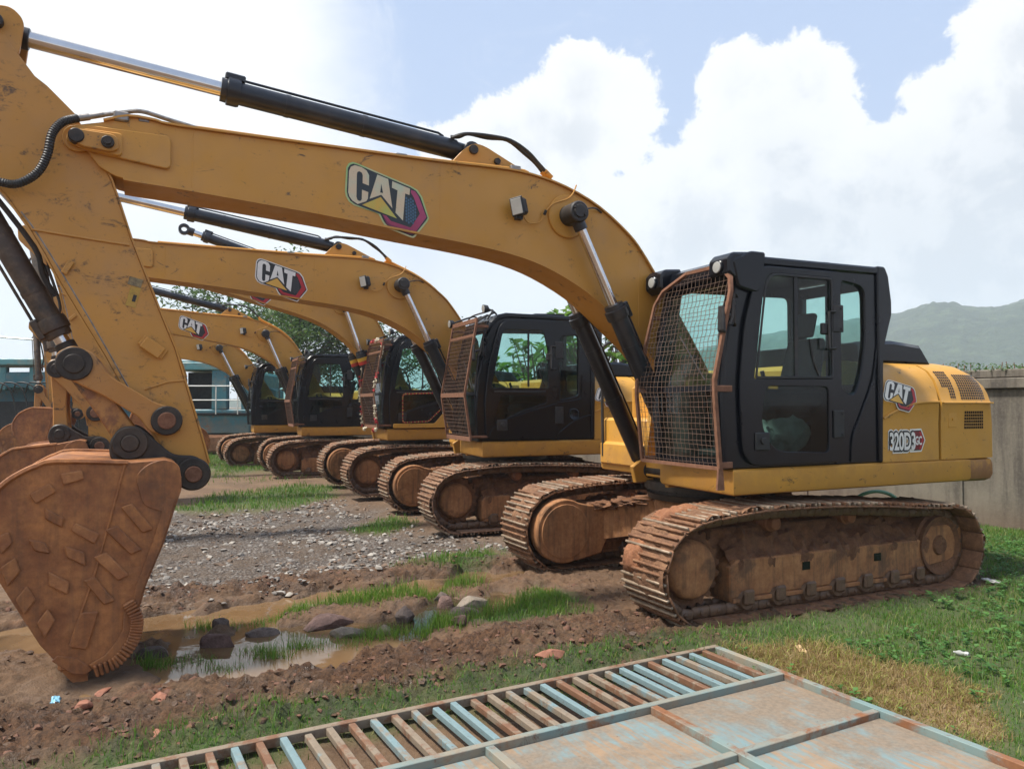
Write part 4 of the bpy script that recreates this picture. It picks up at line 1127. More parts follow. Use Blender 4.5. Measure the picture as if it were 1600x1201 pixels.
    if sill:
        def sl():
            mb = MB(); mb.plate(rrect([(.80, 1.275), (.80, 1.36), (-.02, 1.36), (-.42, 1.80), (-.84, 1.80), (-.84, 1.275)], .03), 1.403, 1.425, .006); return mb
        part('door_sill', 'sill', sl, [m_yel])
    # --- boom, arm, bucket
    MBm = about(FOOT, R(boom)); MS = MBm @ about(TIP, R(stick)); MK = MS @ about(BPIN, R(bucket))
    bm = part('boom', 'boom', mk_boom, [m_boomy, m_grease], MBm)
    sub = lambda n, k, f, m, sm=35: part(n, k, f, m, None, bm, sm)
    sub('logo_decal', ('bl', faded), lambda: mk_logo((3.818, .1975, 3.739), (-.800, 0, -.050), (.012, 0, .775), (0, 1, 0)), L, None)
    sub('pin_retainer', 'np', mk_nosepin, [m_worn, m_grease])
    for sd in (1, -1): part('cylinder_pin', ('cap', sd), lambda: mk_cylcap(sd), [m_rub], Matrix.Translation((1.785, 0, 3.505)), bm)
    sub('work_lamp', 'bl2', mk_boomlight, [m_blk2, m_lamp]); sub('lamp_wire', 'lw', mk_lightwire, [m_boomy, m_rub])
    sub('hydraulic_pipe', 'tp', mk_toppipes, [m_boomy, m_steel]); sub('hydraulic_hose', 'ah', mk_armhoses, [m_rub, m_boomy])
    if hero: sub('corrugated_hose', 'nh', mk_nosehose, [m_rub, m_steel])
    P1 = MBm @ V((1.785, 0, 3.505))
    for y in (.33, -.33):
        cy = cylinder('boom_cylinder', root, (.57, y, 1.12), (P1.x, y, P1.z), 1.78, .085, .045, .09, [m_cylb, m_chrome, m_cylb], 'bc')
        if bands:
            for i, cm in enumerate((m_bred, m_byel, m_bred2)):
                part('colour_band', ('band', i), lambda: band(1.50+.07*i, 1.57+.07*i), [cm], None, cy)
    A0 = MBm @ V((2.675, 0, 4.02))
    A1 = MS @ V((6.185, 0, 4.37)) if not arm_free else MBm @ V((4.86, 0, 4.31))
    cylinder('arm_cylinder', root, A0, A1, 2.08 if not arm_free else 1.88, .086, .056, .10, [m_cylb, m_chrome, m_cylb], 'ac' if not arm_free else 'acf')
    st = part('stick', 'stick', mk_stick, [m_worn if hero else m_boomy, m_grease], MS)
    if hero:
        def stk():
            mb = MB(); M = Matrix.Translation((5.335, .1585, 2.60)) @ Matrix.Rotation(R(-14), 4, 'Y'); mb.box(-.045, .045, 0, .0035, .04, .10, .001, M, 0); mb.box(-.048, .02, 0, .003, -.11, .036, .001, M, 1)
            mb.box(-.035, -.012, .003, .0055, -.07, -.02, .001, M, 2); return mb
        part('worn_sticker', 'stk', stk, [m_stk, m_stk2, m_rub], None, st)
    part('bucket_pipe', 'stp', mk_stickpipe, [m_steel, m_rub], None, st)
    B0 = MS @ V((6.48, 0, 3.56)); B1 = MS @ V((5.686, 0, 2.069))
    cylinder('bucket_cylinder', root, B0, B1, 1.46, .080, .052, .10, [m_cylm, m_chrome, m_grease], 'kc')
    part('side_link', 'sl', mk_sidelink, [m_rusty, m_grease, m_rust], MS)
    b2 = MS.inverted() @ (MK @ V((5.336, 0, 1.521)))
    part('bucket_link', ('bl', round(b2.x, 2), round(b2.z, 2)), lambda: mk_bucketlink((5.686, 2.069), (b2.x, b2.z)), [m_rusty, m_grease], MS)
    bk = part('bucket', 'bkt', mk_bucketshell, [m_bkt], MK)
    part('hinge_ear', 'ears', mk_ears, [m_grease, m_rust, m_grease], None, bk)
    for y in (-.50, -.25, 0, .25, .50): part('tooth', ('tooth', y), lambda: mk_tooth(y), [m_bkt2], None, bk)
    if pads:
        for i, p in enumerate(PADS): part('wear_plate', ('pad', i), lambda: mk_pad(p), [m_bkt if i % 3 else m_bkt2], None, bk)
    return root
def band(a, b):
    mb = MB(); mb.lathe((0, 0, 0), (1, 0, 0), [(a, .0), (a, .1085), (b, .1085), (b, 0)], 22); return mb
m_pack = muddy('packed_mud', (0.13, .058, .028), (0.26, .135, .068), .88, .9, .02, 12, .25)
m_stk = muddy('sticker_grey', (.16, .13, .08), (.34, .26, .13), .7, .2, .002, 30, .5); m_stk2 = muddy('sticker_yellow', (.45, .32, .04), (.5, .27, .06), .6, .2, .002, 22, .3)
m_wired = muddy('dark_rusty_wire', (0.07, .035, .022), (0.15, .08, .05), .8, .2, .002, 30)
m_bred = plain('band_red', (.45, .03, .02), .5); m_byel = plain('band_yellow', (.62, .36, .03), .5); m_bred2 = plain('band_dark', (.03, .03, .03), .5)

e1 = excavator('nearest excavator, with faded boom logo, rusty mesh guard and its bucket on the ground', 2.03, 7.92, 64.5, 0, 0, faded=True, pads=True, hero=True, shoe=m_shoe)
e2 = excavator('second nearest excavator, crisp red boom logo and mesh guard, just behind the nearest one', -.12, 12.2, 66.8, .02, .8, stick=17, bucket=-27)
e3 = excavator('excavator hung with flower garlands, with striped boom cylinders and a yellow door sill', -2.11, 16.13, 65.2, .07, 9, stick=-12, bucket=-40, arm_free=True, bands=True, sill=True)
e4 = excavator('excavator just beyond the garlanded one, with a cardboard box inside its cab', -4.87, 20.43, 66.5, -.02, 4.4, stick=20, bucket=-24)
e5 = excavator('farthest excavator of the row, next to the turquoise machine, no guard on its cab', -7.17, 23.64, 64.3, -.06, .6, stick=24, bucket=-26, pads=True, guard=False)
def local(root, p): return (Matrix.Translation(root.location) @ root.rotation_euler.to_matrix().to_4x4()) @ V(p)
# sacks and cardboard lying inside cabs
def inside(root, name, mb, mat, label, cat):
    o = obj(name, mb.mesh(name, [mat])); o.location = root.location; o.rotation_euler = root.rotation_euler; return tag(o, label, cat)
inside(e1, 'sack', mk_bag(), m_bag, 'pale grey green plastic sack behind the lower door glass of the nearest cab', 'sack')
def bx():
    mb = MB(); mb.box(-.22, .40, .95, 1.26, 1.34, 1.72, .01); mb.box(-.22, .085, .94, 1.27, 1.722, 1.735, .003); mb.box(.095, .40, .94, 1.27, 1.722, 1.735, .003); return mb
inside(e4, 'cardboard_box', bx(), m_tan, 'brown cardboard box standing behind the door of the fourth cab', 'box')

# flower garlands on the third cab
m_fr = plain('red_flower', (.42, .025, .03), .7, 0, .4, .2, 20); m_fw = plain('white_flower', (.62, .56, .42), .7, 0, .25, .2, 20); m_str = plain('string', (.3, .26, .18), .8)
def garland(pts, name, label, seed):
    rr = random.Random(seed); mb = MB(); P = catmull([local(e3, p) for p in pts], 14)
    mb.tube(P, .008, 5, mat=2); k = 0
    for i, p in enumerate(P):
        if (i//7) % 3 == 2 and rr.random() < .9: continue
        m = 0 if (i//9) % 2 == 0 else 1
        for _ in range(3):
            q = p+V((rr.uniform(-.025, .025), rr.uniform(-.025, .025), rr.uniform(-.03, .03))); mb.blob(q, rr.uniform(.012, .023), rr.random(), 1, .35, m)
    tag(obj(name, mb.mesh(name, [m_fr, m_fw, m_str])), label, 'garland', 'flower garlands on the decorated cab')
garland([(.96, .40, 2.92), (1.13, .36, 2.5), (1.17, .34, 2.0), (1.14, .33, 1.6), (1.12, .34, 1.28), (1.13, .60, 1.24)], 'flower_garland', 'red and white flower garland hanging down the left, outer edge of the decorated cab guard', 1)
garland([(1.0, .55, 2.95), (1.0, 1.1, 2.96), (1.0, 1.36, 2.8), (1.12, 1.42, 2.3), (1.17, 1.43, 1.95), (1.14, 1.42, 1.5), (1.12, 1.42, 1.27), (1.13, 1.2, 1.23)], 'flower_garland', 'red and white flower garland over the top of the decorated guard and down one side', 2)
def lightstring():
    rr = random.Random(3); mb = MB(); P = [V((x, 1.43, z)) for x, z in rrect([(.62, 1.92), (-.20, 1.95), (-.24, 1.72), (.10, 1.40), (.62, 1.38)], .06, 4)]; P.append(P[0])
    Q = []
    for a, b in zip(P, P[1:]):
        n = max(1, int((b-a).length/.035))
        Q += [a.lerp(b, i/n) for i in range(n)]
    for i, p in enumerate(Q): mb.blob(p, (.016, .012, .016), i, 1, .2, 0 if i % 2 else 1)
    o = obj('bead_trim', mb.mesh('bead_trim', [m_fr, plain('bead_gold', (.5, .28, .06), .4)])); o.location = e3.location; o.rotation_euler = e3.rotation_euler
    tag(o, 'red and gold bead trim looped round the lower door window of the garlanded cab', 'trim')
lightstring()
# ------------------------------------------------------------------ ground
PUD_A = [(-4.3, 6.0), (-3.92, 6.41), (-3.2, 6.56), (-2.66, 6.85), (-1.83, 7.38), (-1.05, 7.92), (-.21, 8.38), (.21, 8.44), (0, 7.98), (-.63, 7.64), (-1.4, 7.07), (-2.06, 6.56), (-2.38, 6.14), (-2.78, 5.7), (-3.43, 5.62), (-4.2, 5.3)]
PUD_B = [(-2.73, 5.56), (-2.63, 5.89), (-2.35, 6.05), (-2.0, 6.37), (-1.6, 6.32), (-1.29, 6.5), (-.9, 6.81), (-.66, 7.26), (-.31, 7.38), (.32, 7.64), (0, 7.03), (-.43, 6.5), (-.7, 6.05), (-.95, 5.73), (-1.26, 5.66), (-1.43, 5.25), (-1.72, 5.09), (-2.29, 5.05)]
DRY = [(1.50, 5.60), (1.68, 5.72), (2.38, 5.76), (2.66, 5.19), (2.97, 4.74), (2.55, 4.2), (2.13, 4.3), (1.75, 5.0)]
GR = [(1.33, 5.80), (2.88, 6.72), (4.85, 7.95), (5.0, 8.7), (4.4, 12.8), (9.5, 12.8), (9.5, 2.0), (1.6, 2.0), (1.48, 5.6)]
STRIP = [(-.62, 4.72), (.22, 5.27), (1.2, 5.80), (1.49, 5.85), (1.45, 5.45), (-.62, 4.38), (-2.3, 3.5), (-2.5, 3.55), (-1.6, 4.15)]
G1 = [(-5.65, 12.84), (-5.76, 15.08), (-4.55, 17.11), (-3.77, 16.21), (-3.51, 14.1), (-4.29, 12.92)]
G2 = [(-2.23, 11.0), (-1.91, 12.12), (-1.5, 11.6), (-1.75, 10.7)]
G3 = [(-1.08, 8.38), (-.76, 9.15), (-.27, 9.39), (-.2, 8.75), (-.69, 8.31)]
G4 = [(-.42, 6.41), (0, 7.14), (.38, 7.64), (1.05, 7.92), (1.22, 7.38), (.57, 6.91), (.11, 6.5)]
GRAV = [(-3.3, 6.7), (-6.2, 9.5), (-7.5, 12.84), (-3.22, 14.38), (-1.41, 10.9), (-.1, 9.6), (-.95, 8.5), (-2.35, 7.5)]
LF = V((.4305, -.9026))     # across the row's travel direction
def lane(x, y): return x*LF.x+y*LF.y
E1FOOT = [(p.x, p.y) for p in (local(e1, q) for q in ((1.6, 1.45, 0), (1.6, -1.6, 0), (-2.3, -1.6, 0), (-2.3, 1.45, 0)))]
def fields(x, y):
    w = (fbm(x*2.3, y*2.3, 4, 11)-.5)
    w2 = (fbm(x*6, y*6, 3, 17)-.5)
    dA = sdist(x, y, PUD_A)-.03+w*.45+w2*.25; dB = sdist(x, y, PUD_B)-.06+w*.5+w2*.35
    pud = np.maximum(sstep(.10, -.12, dA), sstep(.10, -.12, dB))
    grass = np.maximum.reduce([sstep(.25, -.15, sdist(x, y, P)+w*k) for P, k in ((GR, .5), (STRIP, .5), (G1, .9), (G2, .5), (G3, .4), (G4, .9))])
    far = sstep(19, 24, y-.35*x)*sstep(.40, .62, fbm(x*.5, y*.5, 3, 5)); far = np.maximum(far, sstep(-20, -23, x-y*.2)*0)
    behind = sstep(-4.0, -2.6, lane(x, y)+6.3)*sstep(1.5, 4.5, x-1.0)*0
    grass = np.maximum(grass, far)*sstep(-.10, .22, sdist(x, y, E1FOOT)+w*.3)
    dry = sstep(.12, -.20, sdist(x, y, DRY)+w*.5)
    grav = sstep(.5, -.4, sdist(x, y, GRAV)+w*1.2)*(1-grass)
    t = lane(x, y)+w*.25
    mudf = sstep(-5.65, -5.35, t)*sstep(-4.15, -4.5, t)*sstep(2.1, 1.2, x)
    mudr = sstep(-8.25, -8.0, t)*sstep(-7.45, -7.65, t)*sstep(1.5, .8, x)
    under = sstep(1.0, 1.6, x)*sstep(-8.8, -8.2, t)*sstep(-4.45, -4.75, t)*sstep(6.5, 5.6, x)
    mid = sstep(-7.7, -7.4, t)*sstep(-5.3, -5.6, t)*sstep(1.6, .9, x)*.42
    mud = np.maximum.reduce([mudf, mudr*.8, under*.6, mid*(1-grass*.5)])*(1-pud)*(1-.9*np.exp(-((x+2.72)**2+(y-4.98)**2)/.16))
    return pud, grass, dry, grav, mud, w
def height(x, y, full=False):
    pud, grass, dry, grav, mud, w = fields(x, y)
    near = sstep(40, 18, np.hypot(x, y))
    rid = 1-np.abs(2*fbm(x*5.2, y*5.2, 4, 31)-1)
    rid2 = 1-np.abs(2*fbm(x*13, y*13, 3, 37)-1)
    cl = fbm(x*22, y*22, 3, 41)
    h = .012*w*2
    cl2 = 1-np.abs(2*fbm(x*34, y*34, 2, 47)-1)
    h = h+mud*((rid-.62)*.12+(rid2-.6)*.085+(cl-.5)*.05+(cl2-.5)*.022+.035)
    h = h+grav*((fbm(x*3, y*3, 4, 43)-.45)*.10+(cl-.5)*.022)
    h = h+(1-mud)*(1-grav)*(cl-.5)*.018
    h = h-pud*.085
    h = h+.018*grass*(1-pud)
    # low bank between the two ruts and the heap of spoil by the bucket
    h = h+.05*np.exp(-(((x+3.6)/.6)**2+((y-5.1)/.3)**2))*(1+rid*.5)-.05*np.exp(-(((x+2.65)/.35)**2+((y-4.75)/.25)**2))
    h = h*near
    h = np.where((pud < .5), np.maximum(h, -.038), h)
    return (h, pud, grass, dry, grav, mud) if full else h
def axis(lo, hi, st, far):
    a = list(np.arange(lo, hi, st)); v = a[-1]; s = st
    while v < far: s *= 1.22; v += s; a.append(v)
    v = a[0]; s = st; b = []
    while v > -far: s *= 1.22; v -= s; b.append(v)
    return np.array(b[::-1]+a)
gx_ = axis(-5.2, 5.2, .019, 2600); gy_ = axis(3.3, 9.4, .019, 2600)
GX, GY = np.meshgrid(gx_, gy_)
fx, fy = GX.ravel(), GY.ravel()
hz, pud, grs, dry, grav, mudm = height(fx, fy, True)
nx_, ny_ = len(gx_), len(gy_)
me = bpy.data.meshes.new('ground')
me.vertices.add(nx_*ny_); me.vertices.foreach_set('co', np.stack([fx, fy, hz], 1).ravel())
i, j = np.meshgrid(np.arange(nx_-1), np.arange(ny_-1)); o = (j*nx_+i).ravel()
q = np.stack([o, o+1, o+nx_+1, o+nx_], 1).ravel()
nf = len(o); me.loops.add(nf*4); me.loops.foreach_set('vertex_index', q); me.polygons.add(nf)
me.polygons.foreach_set('loop_start', np.arange(nf)*4); me.polygons.foreach_set('use_smooth', np.ones(nf, bool)); me.update(); me.validate()
for nm, (a, b, c) in (('mask_a', (grs, grav, mudm)), ('mask_b', (dry, pud, np.clip(hz*8+.5, 0, 1)))):
    at = me.color_attributes.new(nm, 'FLOAT_COLOR', 'POINT'); at.data.foreach_set('color', np.stack([a, b, c, np.ones_like(a)], 1).ravel())
k = NT('earth'); k.vec; pos = k.objvec
A = k.sep(k.attr('mask_a')); Bm = k.sep(k.attr('mask_b'))
n1 = k.noise(1.4, 6, .65, 0, pos); n2 = k.noise(14, 6, .7, 0, pos); n3 = k.noise(60, 4, .7, 0, pos)
soil = k.mix(k.ramp(n1, .3, .7), (0.18, .108, .058), (0.10, .058, .032))
soil = k.mix(k.ramp(n2, .4, .75, 0, .6), soil, (0.20, .13, .08))
n4 = k.noise(30, 7, .75, .4, pos); mudc = k.mix(k.ramp(n4, .36, .64), (0.055, .026, .012), (0.175, .085, .039)); mudc = k.mix(k.ramp(n1, .45, .62, 0, .5), mudc, (0.21, .13, .072)); mudc = k.mix(k.ramp(k.noise(3.1, 4, .6, 0, pos), .6, .72), mudc, (0.20, .082, .04))
vor = k.n('ShaderNodeTexVoronoi'); k.put(vor.inputs['Vector'], pos); vor.inputs['Scale'].default_value = 34
vor2 = k.n('ShaderNodeTexVoronoi'); k.put(vor2.inputs['Vector'], pos); vor2.inputs['Scale'].default_value = 15
peb = k.mix(k.ramp(k.sep(vor.outputs['Color'])[0], .2, .9), (0.075, .064, .055), (0.22, .195, .17))
peb = k.mix(k.ramp(vor.outputs['Distance'], .35, .75), peb, (0.075, .052, .038))
peb = k.mix(k.ramp(n1, .42, .60, 0, .75), peb, (0.10, .068, .044))
gcol = k.mix(k.ramp(n2, .3, .7), (0.05, .085, .02), (0.085, .09, .034))
dcol = k.mix(k.ramp(n2, .3, .7), (0.17, .11, .05), (0.26, .18, .08))
c = k.mix(A[1], soil, peb); c = k.mix(A[2], c, mudc); c = k.mix(A[0], c, gcol); c = k.mix(Bm[0], c, dcol)
wet = k.math('MULTIPLY', k.ramp(k.noise(2.6, 5, .6, 0, pos), .45, .65), k.math('ADD', k.math('MULTIPLY', A[2], .85), k.math('MULTIPLY', k.math('SUBTRACT', 1.0, A[0]), .25)), True)
wet = k.math('MAXIMUM', wet, Bm[1])
c = k.mix(k.math('MULTIPLY', wet, .55), c, k.mix(.5, c, (0.03, .018, .012)))
hh = k.math('ADD', k.math('MULTIPLY', n2, .8), k.math('MULTIPLY', n3, .45)); hh = k.math('ADD', hh, k.math('MULTIPLY', k.math('MULTIPLY', k.noise(34, 6, .75, .6, pos), 1.3), A[2]))
hh = k.math('SUBTRACT', hh, k.math('MULTIPLY', k.math('MULTIPLY', vor.outputs['Distance'], .8), A[1]))
k.bsdf(c, k.ramp(wet, 0, 1, .92, .30), 0, k.bump(hh, 1.0, .028))
me.materials.append(k.mat)
tag(obj('ground', me), kind='structure')
# muddy water standing in the ruts
k = NT('muddy_water'); k.vec
c = k.mix(k.ramp(k.noise(1.5, 4, .6), .3, .7), (0.13, .076, .036), (0.20, .125, .066)); c = k.mix(k.ramp(k.noise(.8, 3, .5), .52, .62), c, (.05, .034, .02))
k.bsdf(c, .03, 0, k.bump(k.noise(9, 3), .05, .01), Specular_IOR_Level=.5, IOR=1.33); m_water = k.mat
mb = MB(); mb.add([(-6.0, 4.6, -.030), (1.4, 4.6, -.030), (1.4, 9.2, -.030), (-6.0, 9.2, -.030)], [(0, 1, 2, 3)])
tag(obj('water', mb.mesh('water', [m_water])), kind='structure')

def H(x, y): return float(height(np.array([x*1.0]), np.array([y*1.0]))[0])
# ---- grass
def grass_mat(name, a, b, c2):
    k = NT(name); k.vec
    at = k.sep(k.attr('tone'))
    c = k.mix(at[0], a, b); c = k.mix(k.ramp(at[1], .72, .9), c, c2)
    p = k.bsdf(c, .55, 0, None)
    d = k.n('ShaderNodeBsdfTranslucent'); k.put(d.inputs[0], c); m = k.n('ShaderNodeMixShader'); m.inputs[0].default_value = .45
    k.t.links.new(p.outputs[0], m.inputs[1]); k.t.links.new(d.outputs[0], m.inputs[2]); k.t.links.new(m.outputs[0], k.out.inputs[0]); return k.mat
def blades(name, P, hmin, hmax, width, lean, mat, seed, label=None):
    r = np.random.default_rng(seed); n = len(P); P = np.asarray(P)
    z = height(P[:, 0], P[:, 1])
    a = r.uniform(0, 2*np.pi, n); h = r.uniform(hmin, hmax, n)*(.55+.9*vnoise(P[:, 0]*3, P[:, 1]*3, 4)); ln = r.uniform(0, lean, n)*h; b = r.uniform(0, 2*np.pi, n)
    w = width*r.uniform(.6, 1.3, n)
    dx, dy = np.cos(a)*w, np.sin(a)*w; lx, ly = np.cos(b)*ln, np.sin(b)*ln
    X, Y = P[:, 0], P[:, 1]; z = z-.006
    v = np.stack([np.stack([X-dx, Y-dy, z], 1), np.stack([X+dx, Y+dy, z], 1),
                  np.stack([X+lx*.35+dx*.75, Y+ly*.35+dy*.75, z+h*.55], 1), np.stack([X+lx*.35-dx*.75, Y+ly*.35-dy*.75, z+h*.55], 1),
                  np.stack([X+lx, Y+ly, z+h*(1-.25*ln/np.maximum(h, 1e-3))], 1)], 1).reshape(-1, 3)
    me = bpy.data.meshes.new(name); me.vertices.add(n*5); me.vertices.foreach_set('co', v.ravel())
    o = np.arange(n)*5
    L = np.stack([o, o+1, o+2, o+3, o+3, o+2, o+4], 1).ravel()
    st = np.stack([np.arange(n)*7, np.arange(n)*7+4], 1).ravel()
    me.loops.add(n*7); me.loops.foreach_set('vertex_index', L); me.polygons.add(n*2); me.polygons.foreach_set('loop_start', st); me.update(); me.validate()
    at = me.color_attributes.new('tone', 'FLOAT_COLOR', 'POINT'); t = np.repeat(r.random(n)*.6+.4*fbm(X*1.5, Y*1.5, 3, 9), 5); u = np.repeat(r.random(n), 5)
    at.data.foreach_set('color', np.stack([t, u, t, np.ones_like(t)], 1).ravel())
    me.materials.append(mat)
    return tag(obj(name, me), label, None, None, 'stuff')
def scatter(n, x0, x1, y0, y1, accept, seed):
    r = np.random.default_rng(seed); X = r.uniform(x0, x1, n); Y = r.uniform(y0, y1, n)
    a = accept(X, Y); keep = r.random(n) < a; return np.stack([X[keep], Y[keep]], 1)
m_gr = grass_mat('grass_blade', (0.065, .175, .020), (0.15, .285, .042), (0.30, .30, .10))
m_gb = grass_mat('bright_grass_blade', (0.085, .20, .018), (0.18, .32, .04), (0.30, .34, .09))
m_gd = grass_mat('straw_blade', (0.27, .18, .075), (0.40, .29, .125), (0.33, .38, .07))
k = NT('weathered_bar'); k.vec
f = k.math('ADD', k.math('MULTIPLY', k.noise(6, 6, .7, .3), .75), k.math('MULTIPLY', k.rand, .55))
c = k.mix(k.ramp(f, .60, .72), k.mix(k.noise(25, 4), (.12, .19, .205), (.20, .275, .285)), k.mix(k.noise(30, 4), (.175, .132, .092), (.25, .20, .145)))
c = k.mix(k.ramp(f, .80, .88), c, k.mix(k.noise(30, 4), (.12, .052, .028), (.22, .115, .062)))
c = k.mix(k.ramp(k.noise(45, 4, .7), .58, .7, 0, .7), c, (.09, .05, .03))
k.bsdf(c, .7, 0, k.bump(k.noise(50, 4), .3, .003)); m_bar = k.mat
GATE0 = V((1.43, 5.51)); GU = V((-.873, -.487)); GW = V((.487, -.873))
def gate_uv(x, y): dx, dy = x-GATE0.x, y-GATE0.y; return dx*GU.x+dy*GU.y, dx*GW.x+dy*GW.y
def offgate(X, Y):
    u, w = gate_uv(X, Y); return ~((u > -.03) & (w > .60) & (u < 4.4)) & ~((u > -.03) & (w > -.03) & (u < 4.4) & (np.random.default_rng(5).random(len(X)) < .55))
def e1_clear(X, Y):   # keep grass out from under the tracks
    q = [local(e1, p) for p in ((1.75, 1.56, 0), (1.75, -1.6, 0), (-2.3, -1.6, 0), (-2.3, 1.56, 0))]
    return sdist(X, Y, [(p.x, p.y) for p in q]) > 0
def acc_main(X, Y):
    pud, g, d, gv, m, w = fields(X, Y)
    dens = .6+.4*sstep(.38, .62, fbm(X*2.1, Y*2.1, 4, 71))
    return g*(1-sstep(.2, .7, d))*dens*offgate(X, Y)*e1_clear(X, Y)*(1-pud)
blades('grass', scatter(330000, -2.6, 8.6, 3.2, 12.4, acc_main, 1), .022, .07, .0028, .9, m_gr, 2)
def acc_far(X, Y):
    pud, g, d, gv, m, w = fields(X, Y); return g*.9
blades('far_grass', scatter(90000, -13, -.2, 8.2, 30, acc_far, 3), .05, .13, .007, .7, m_gr, 4)
blades('dry_grass', scatter(60000, 1.3, 3.2, 3.9, 6.0, lambda X, Y: fields(X, Y)[2]*offgate(X, Y)*(.3+.7*sstep(.35, .6, fbm(X*4, Y*4, 3, 8))), 5), .03, .075, .0030, 1.6, m_gd, 6)
TUFT = [(-2.45, 6.31, .12), (-2.3, 6.42, .14), (-2.04, 6.5, .18), (-1.9, 6.62, .12), (-1.70, 6.85, .16), (-1.55, 6.9, .15), (-1.37, 6.91, .18), (-1.2, 7.05, .14), (-.95, 7.14, .17), (-.75, 7.35, .14), (-.5, 7.56, .14),
        (-1.54, 5.81, .11), (-1.27, 5.89, .14), (-1.1, 6.05, .13), (-.96, 6.14, .13), (-.66, 6.14, .15), (-.53, 6.22, .15), (-1.87, 5.72, .12), (-2.25, 5.5, .14), (-2.45, 5.4, .1), (-.25, 6.6, .2), (0, 6.9, .2), (-2.0, 5.35, .1), (-1.75, 5.6, .1)]
r_ = np.random.default_rng(8); tp = []
for x, y, s in TUFT: tp.append(np.stack([x+r_.normal(0, s*.75, 260), y+r_.normal(0, s*.5, 260)], 1))
blades('puddle_grass', np.concatenate(tp), .07, .17, .0030, .55, m_gb, 9)
g4 = scatter(11000, -.6, 1.4, 6.2, 8.1, lambda X, Y: fields(X, Y)[1]*e1_clear(X, Y)*sstep(.36, .62, fbm(X*2.6, Y*2.6, 4, 77)), 10)
blades('rut_grass', g4, .05, .11, .003, .7, m_gb, 11)
# low broad-leaved weeds
def weeds(n, seed):
    r = np.random.default_rng(seed); V_, F_, T_ = [], [], []
    pts = scatter(n*5, 1.6, 8.2, 4.0, 10.2, lambda X, Y: fields(X, Y)[1]*(1-fields(X, Y)[2])*offgate(X, Y)*e1_clear(X, Y)*sstep(.44, .62, fbm(X*1.1, Y*1.1, 3, 55)+.05*(X-3)), seed)[:n]
    zz = height(pts[:, 0], pts[:, 1])
    for (x, y), z in zip(pts, zz):
        s = r.uniform(.5, 1.25); tone = r.random()
        for _ in range(r.integers(4, 8)):
            a = r.uniform(0, 6.28); l = .045*s*r.uniform(.6, 1.3); w = l*.42; up = r.uniform(.15, .9); hh = r.uniform(.01, .07)*s
            d = np.array([math.cos(a), math.sin(a), up]); d /= np.linalg.norm(d); sd = np.array([-math.sin(a), math.cos(a), 0])
            p = np.array([x, y, z+hh]); o = len(V_)
            V_ += [p, p+d*l*.5+sd*w, p+d*l+np.array([0, 0, -.25*l]), p+d*l*.5-sd*w]; F_.append((o, o+1, o+2, o+3)); T_ += [(tone, r.random()*.7, 0, 1)]*4
    me = bpy.data.meshes.new('weeds'); me.from_pydata([tuple(v) for v in V_], [], F_); at = me.color_attributes.new('tone', 'FLOAT_COLOR', 'POINT'); at.data.foreach_set('color', np.array(T_).ravel()); me.materials.append(grass_mat('weed_leaf', (.06, .16, .035), (.13, .28, .065), (.2, .2, .06)))
    tag(obj('weeds', me), kind='stuff')
weeds(2600, 21)
# ---- pebbles (uncountable) and clods
m_peb = [plain('pebble_grey', (.20, .18, .16), .8, 0, .3, .3, 12), plain('pebble_brown', (.15, .10, .068), .85, 0, .3, .3, 12), plain('pebble_pale', (.33, .30, .26), .75, 0, .2, .3, 12)]
def stones(name, P, smin, smax, seed, mats, flatn=.6, sink=.3):
    rr = random.Random(seed); mb = MB(); zz = height(P[:, 0], P[:, 1])
    for (x, y), z in zip(P, zz):
        s = smin+(smax-smin)*rr.random()**2.6
        mb.blob((x, y, z+s*(flatn-sink)*.5), (s*rr.uniform(.8, 1.4), s*rr.uniform(.7, 1.1), s*flatn), rr.random(), 1, .42, rr.choices(range(len(mats)), [5, 3, 2][:len(mats)])[0], -1)
    tag(obj(name, mb.mesh(name, mats, 48)), kind='stuff')
def acc_grav(X, Y): f = fields(X, Y); return f[3]*(.25+.75*sstep(.42, .6, fbm(X*1.3, Y*1.3, 3, 61)))
stones('gravel', scatter(15000, -6.8, .2, 6.4, 14.5, acc_grav, 31)[:6500], .006, .042, 32, m_peb)
m_clod = [muddy('clod', (.06, .031, .016), (.15, .08, .04), .7, .8, .02, 16, .2, .2), muddy('clod_red', (.11, .05, .03), (.18, .085, .05), .85, .6, .01, 16)]
stones('mud_clods', scatter(30000, -5, 1.8, 3.4, 8.8, lambda X, Y: fields(X, Y)[4]*.5*offgate(X, Y), 33)[:4200], .006, .030, 34, m_clod, .6, .95)
# ---- single rocks and broken brick by the ruts
def rock(name, x, y, size, seed, mat, label, cat, rot=0, grp=None, amp=.12, n=3, tilt=0):
    size = tuple(s_*.88 for s_ in size)
    mb = MB(); mb.blob((0, 0, 0), size, seed, n, amp)
    mb.v = [tuple(math.copysign(abs(c/s_)**.62, c)*s_ for c, s_ in zip(p, size)) for p in mb.v]
    vs = []
    rr = random.Random(seed); planes = [(V((rr.uniform(-1, 1), rr.uniform(-1, 1), rr.uniform(-.3, 1))).normalized(), rr.uniform(.42, .74)) for _ in range(11)]
    for p in mb.v:
        q = V((p[0]/size[0], p[1]/size[1], p[2]/size[2]))
        for nn, d in planes:
            e = q.dot(nn)-d
            if e > 0: q = q-nn*e*.9
        vs.append((q.x*size[0], q.y*size[1], q.z*size[2]))
    mb.v = vs; o = obj(name, mb.mesh(name, [mat], 16)); o.location = (x, y, max(H(x, y), -.02)+size[2]*.42); o.rotation_euler = (tilt, tilt*.6, rot)
    tag(o, label, cat, grp)
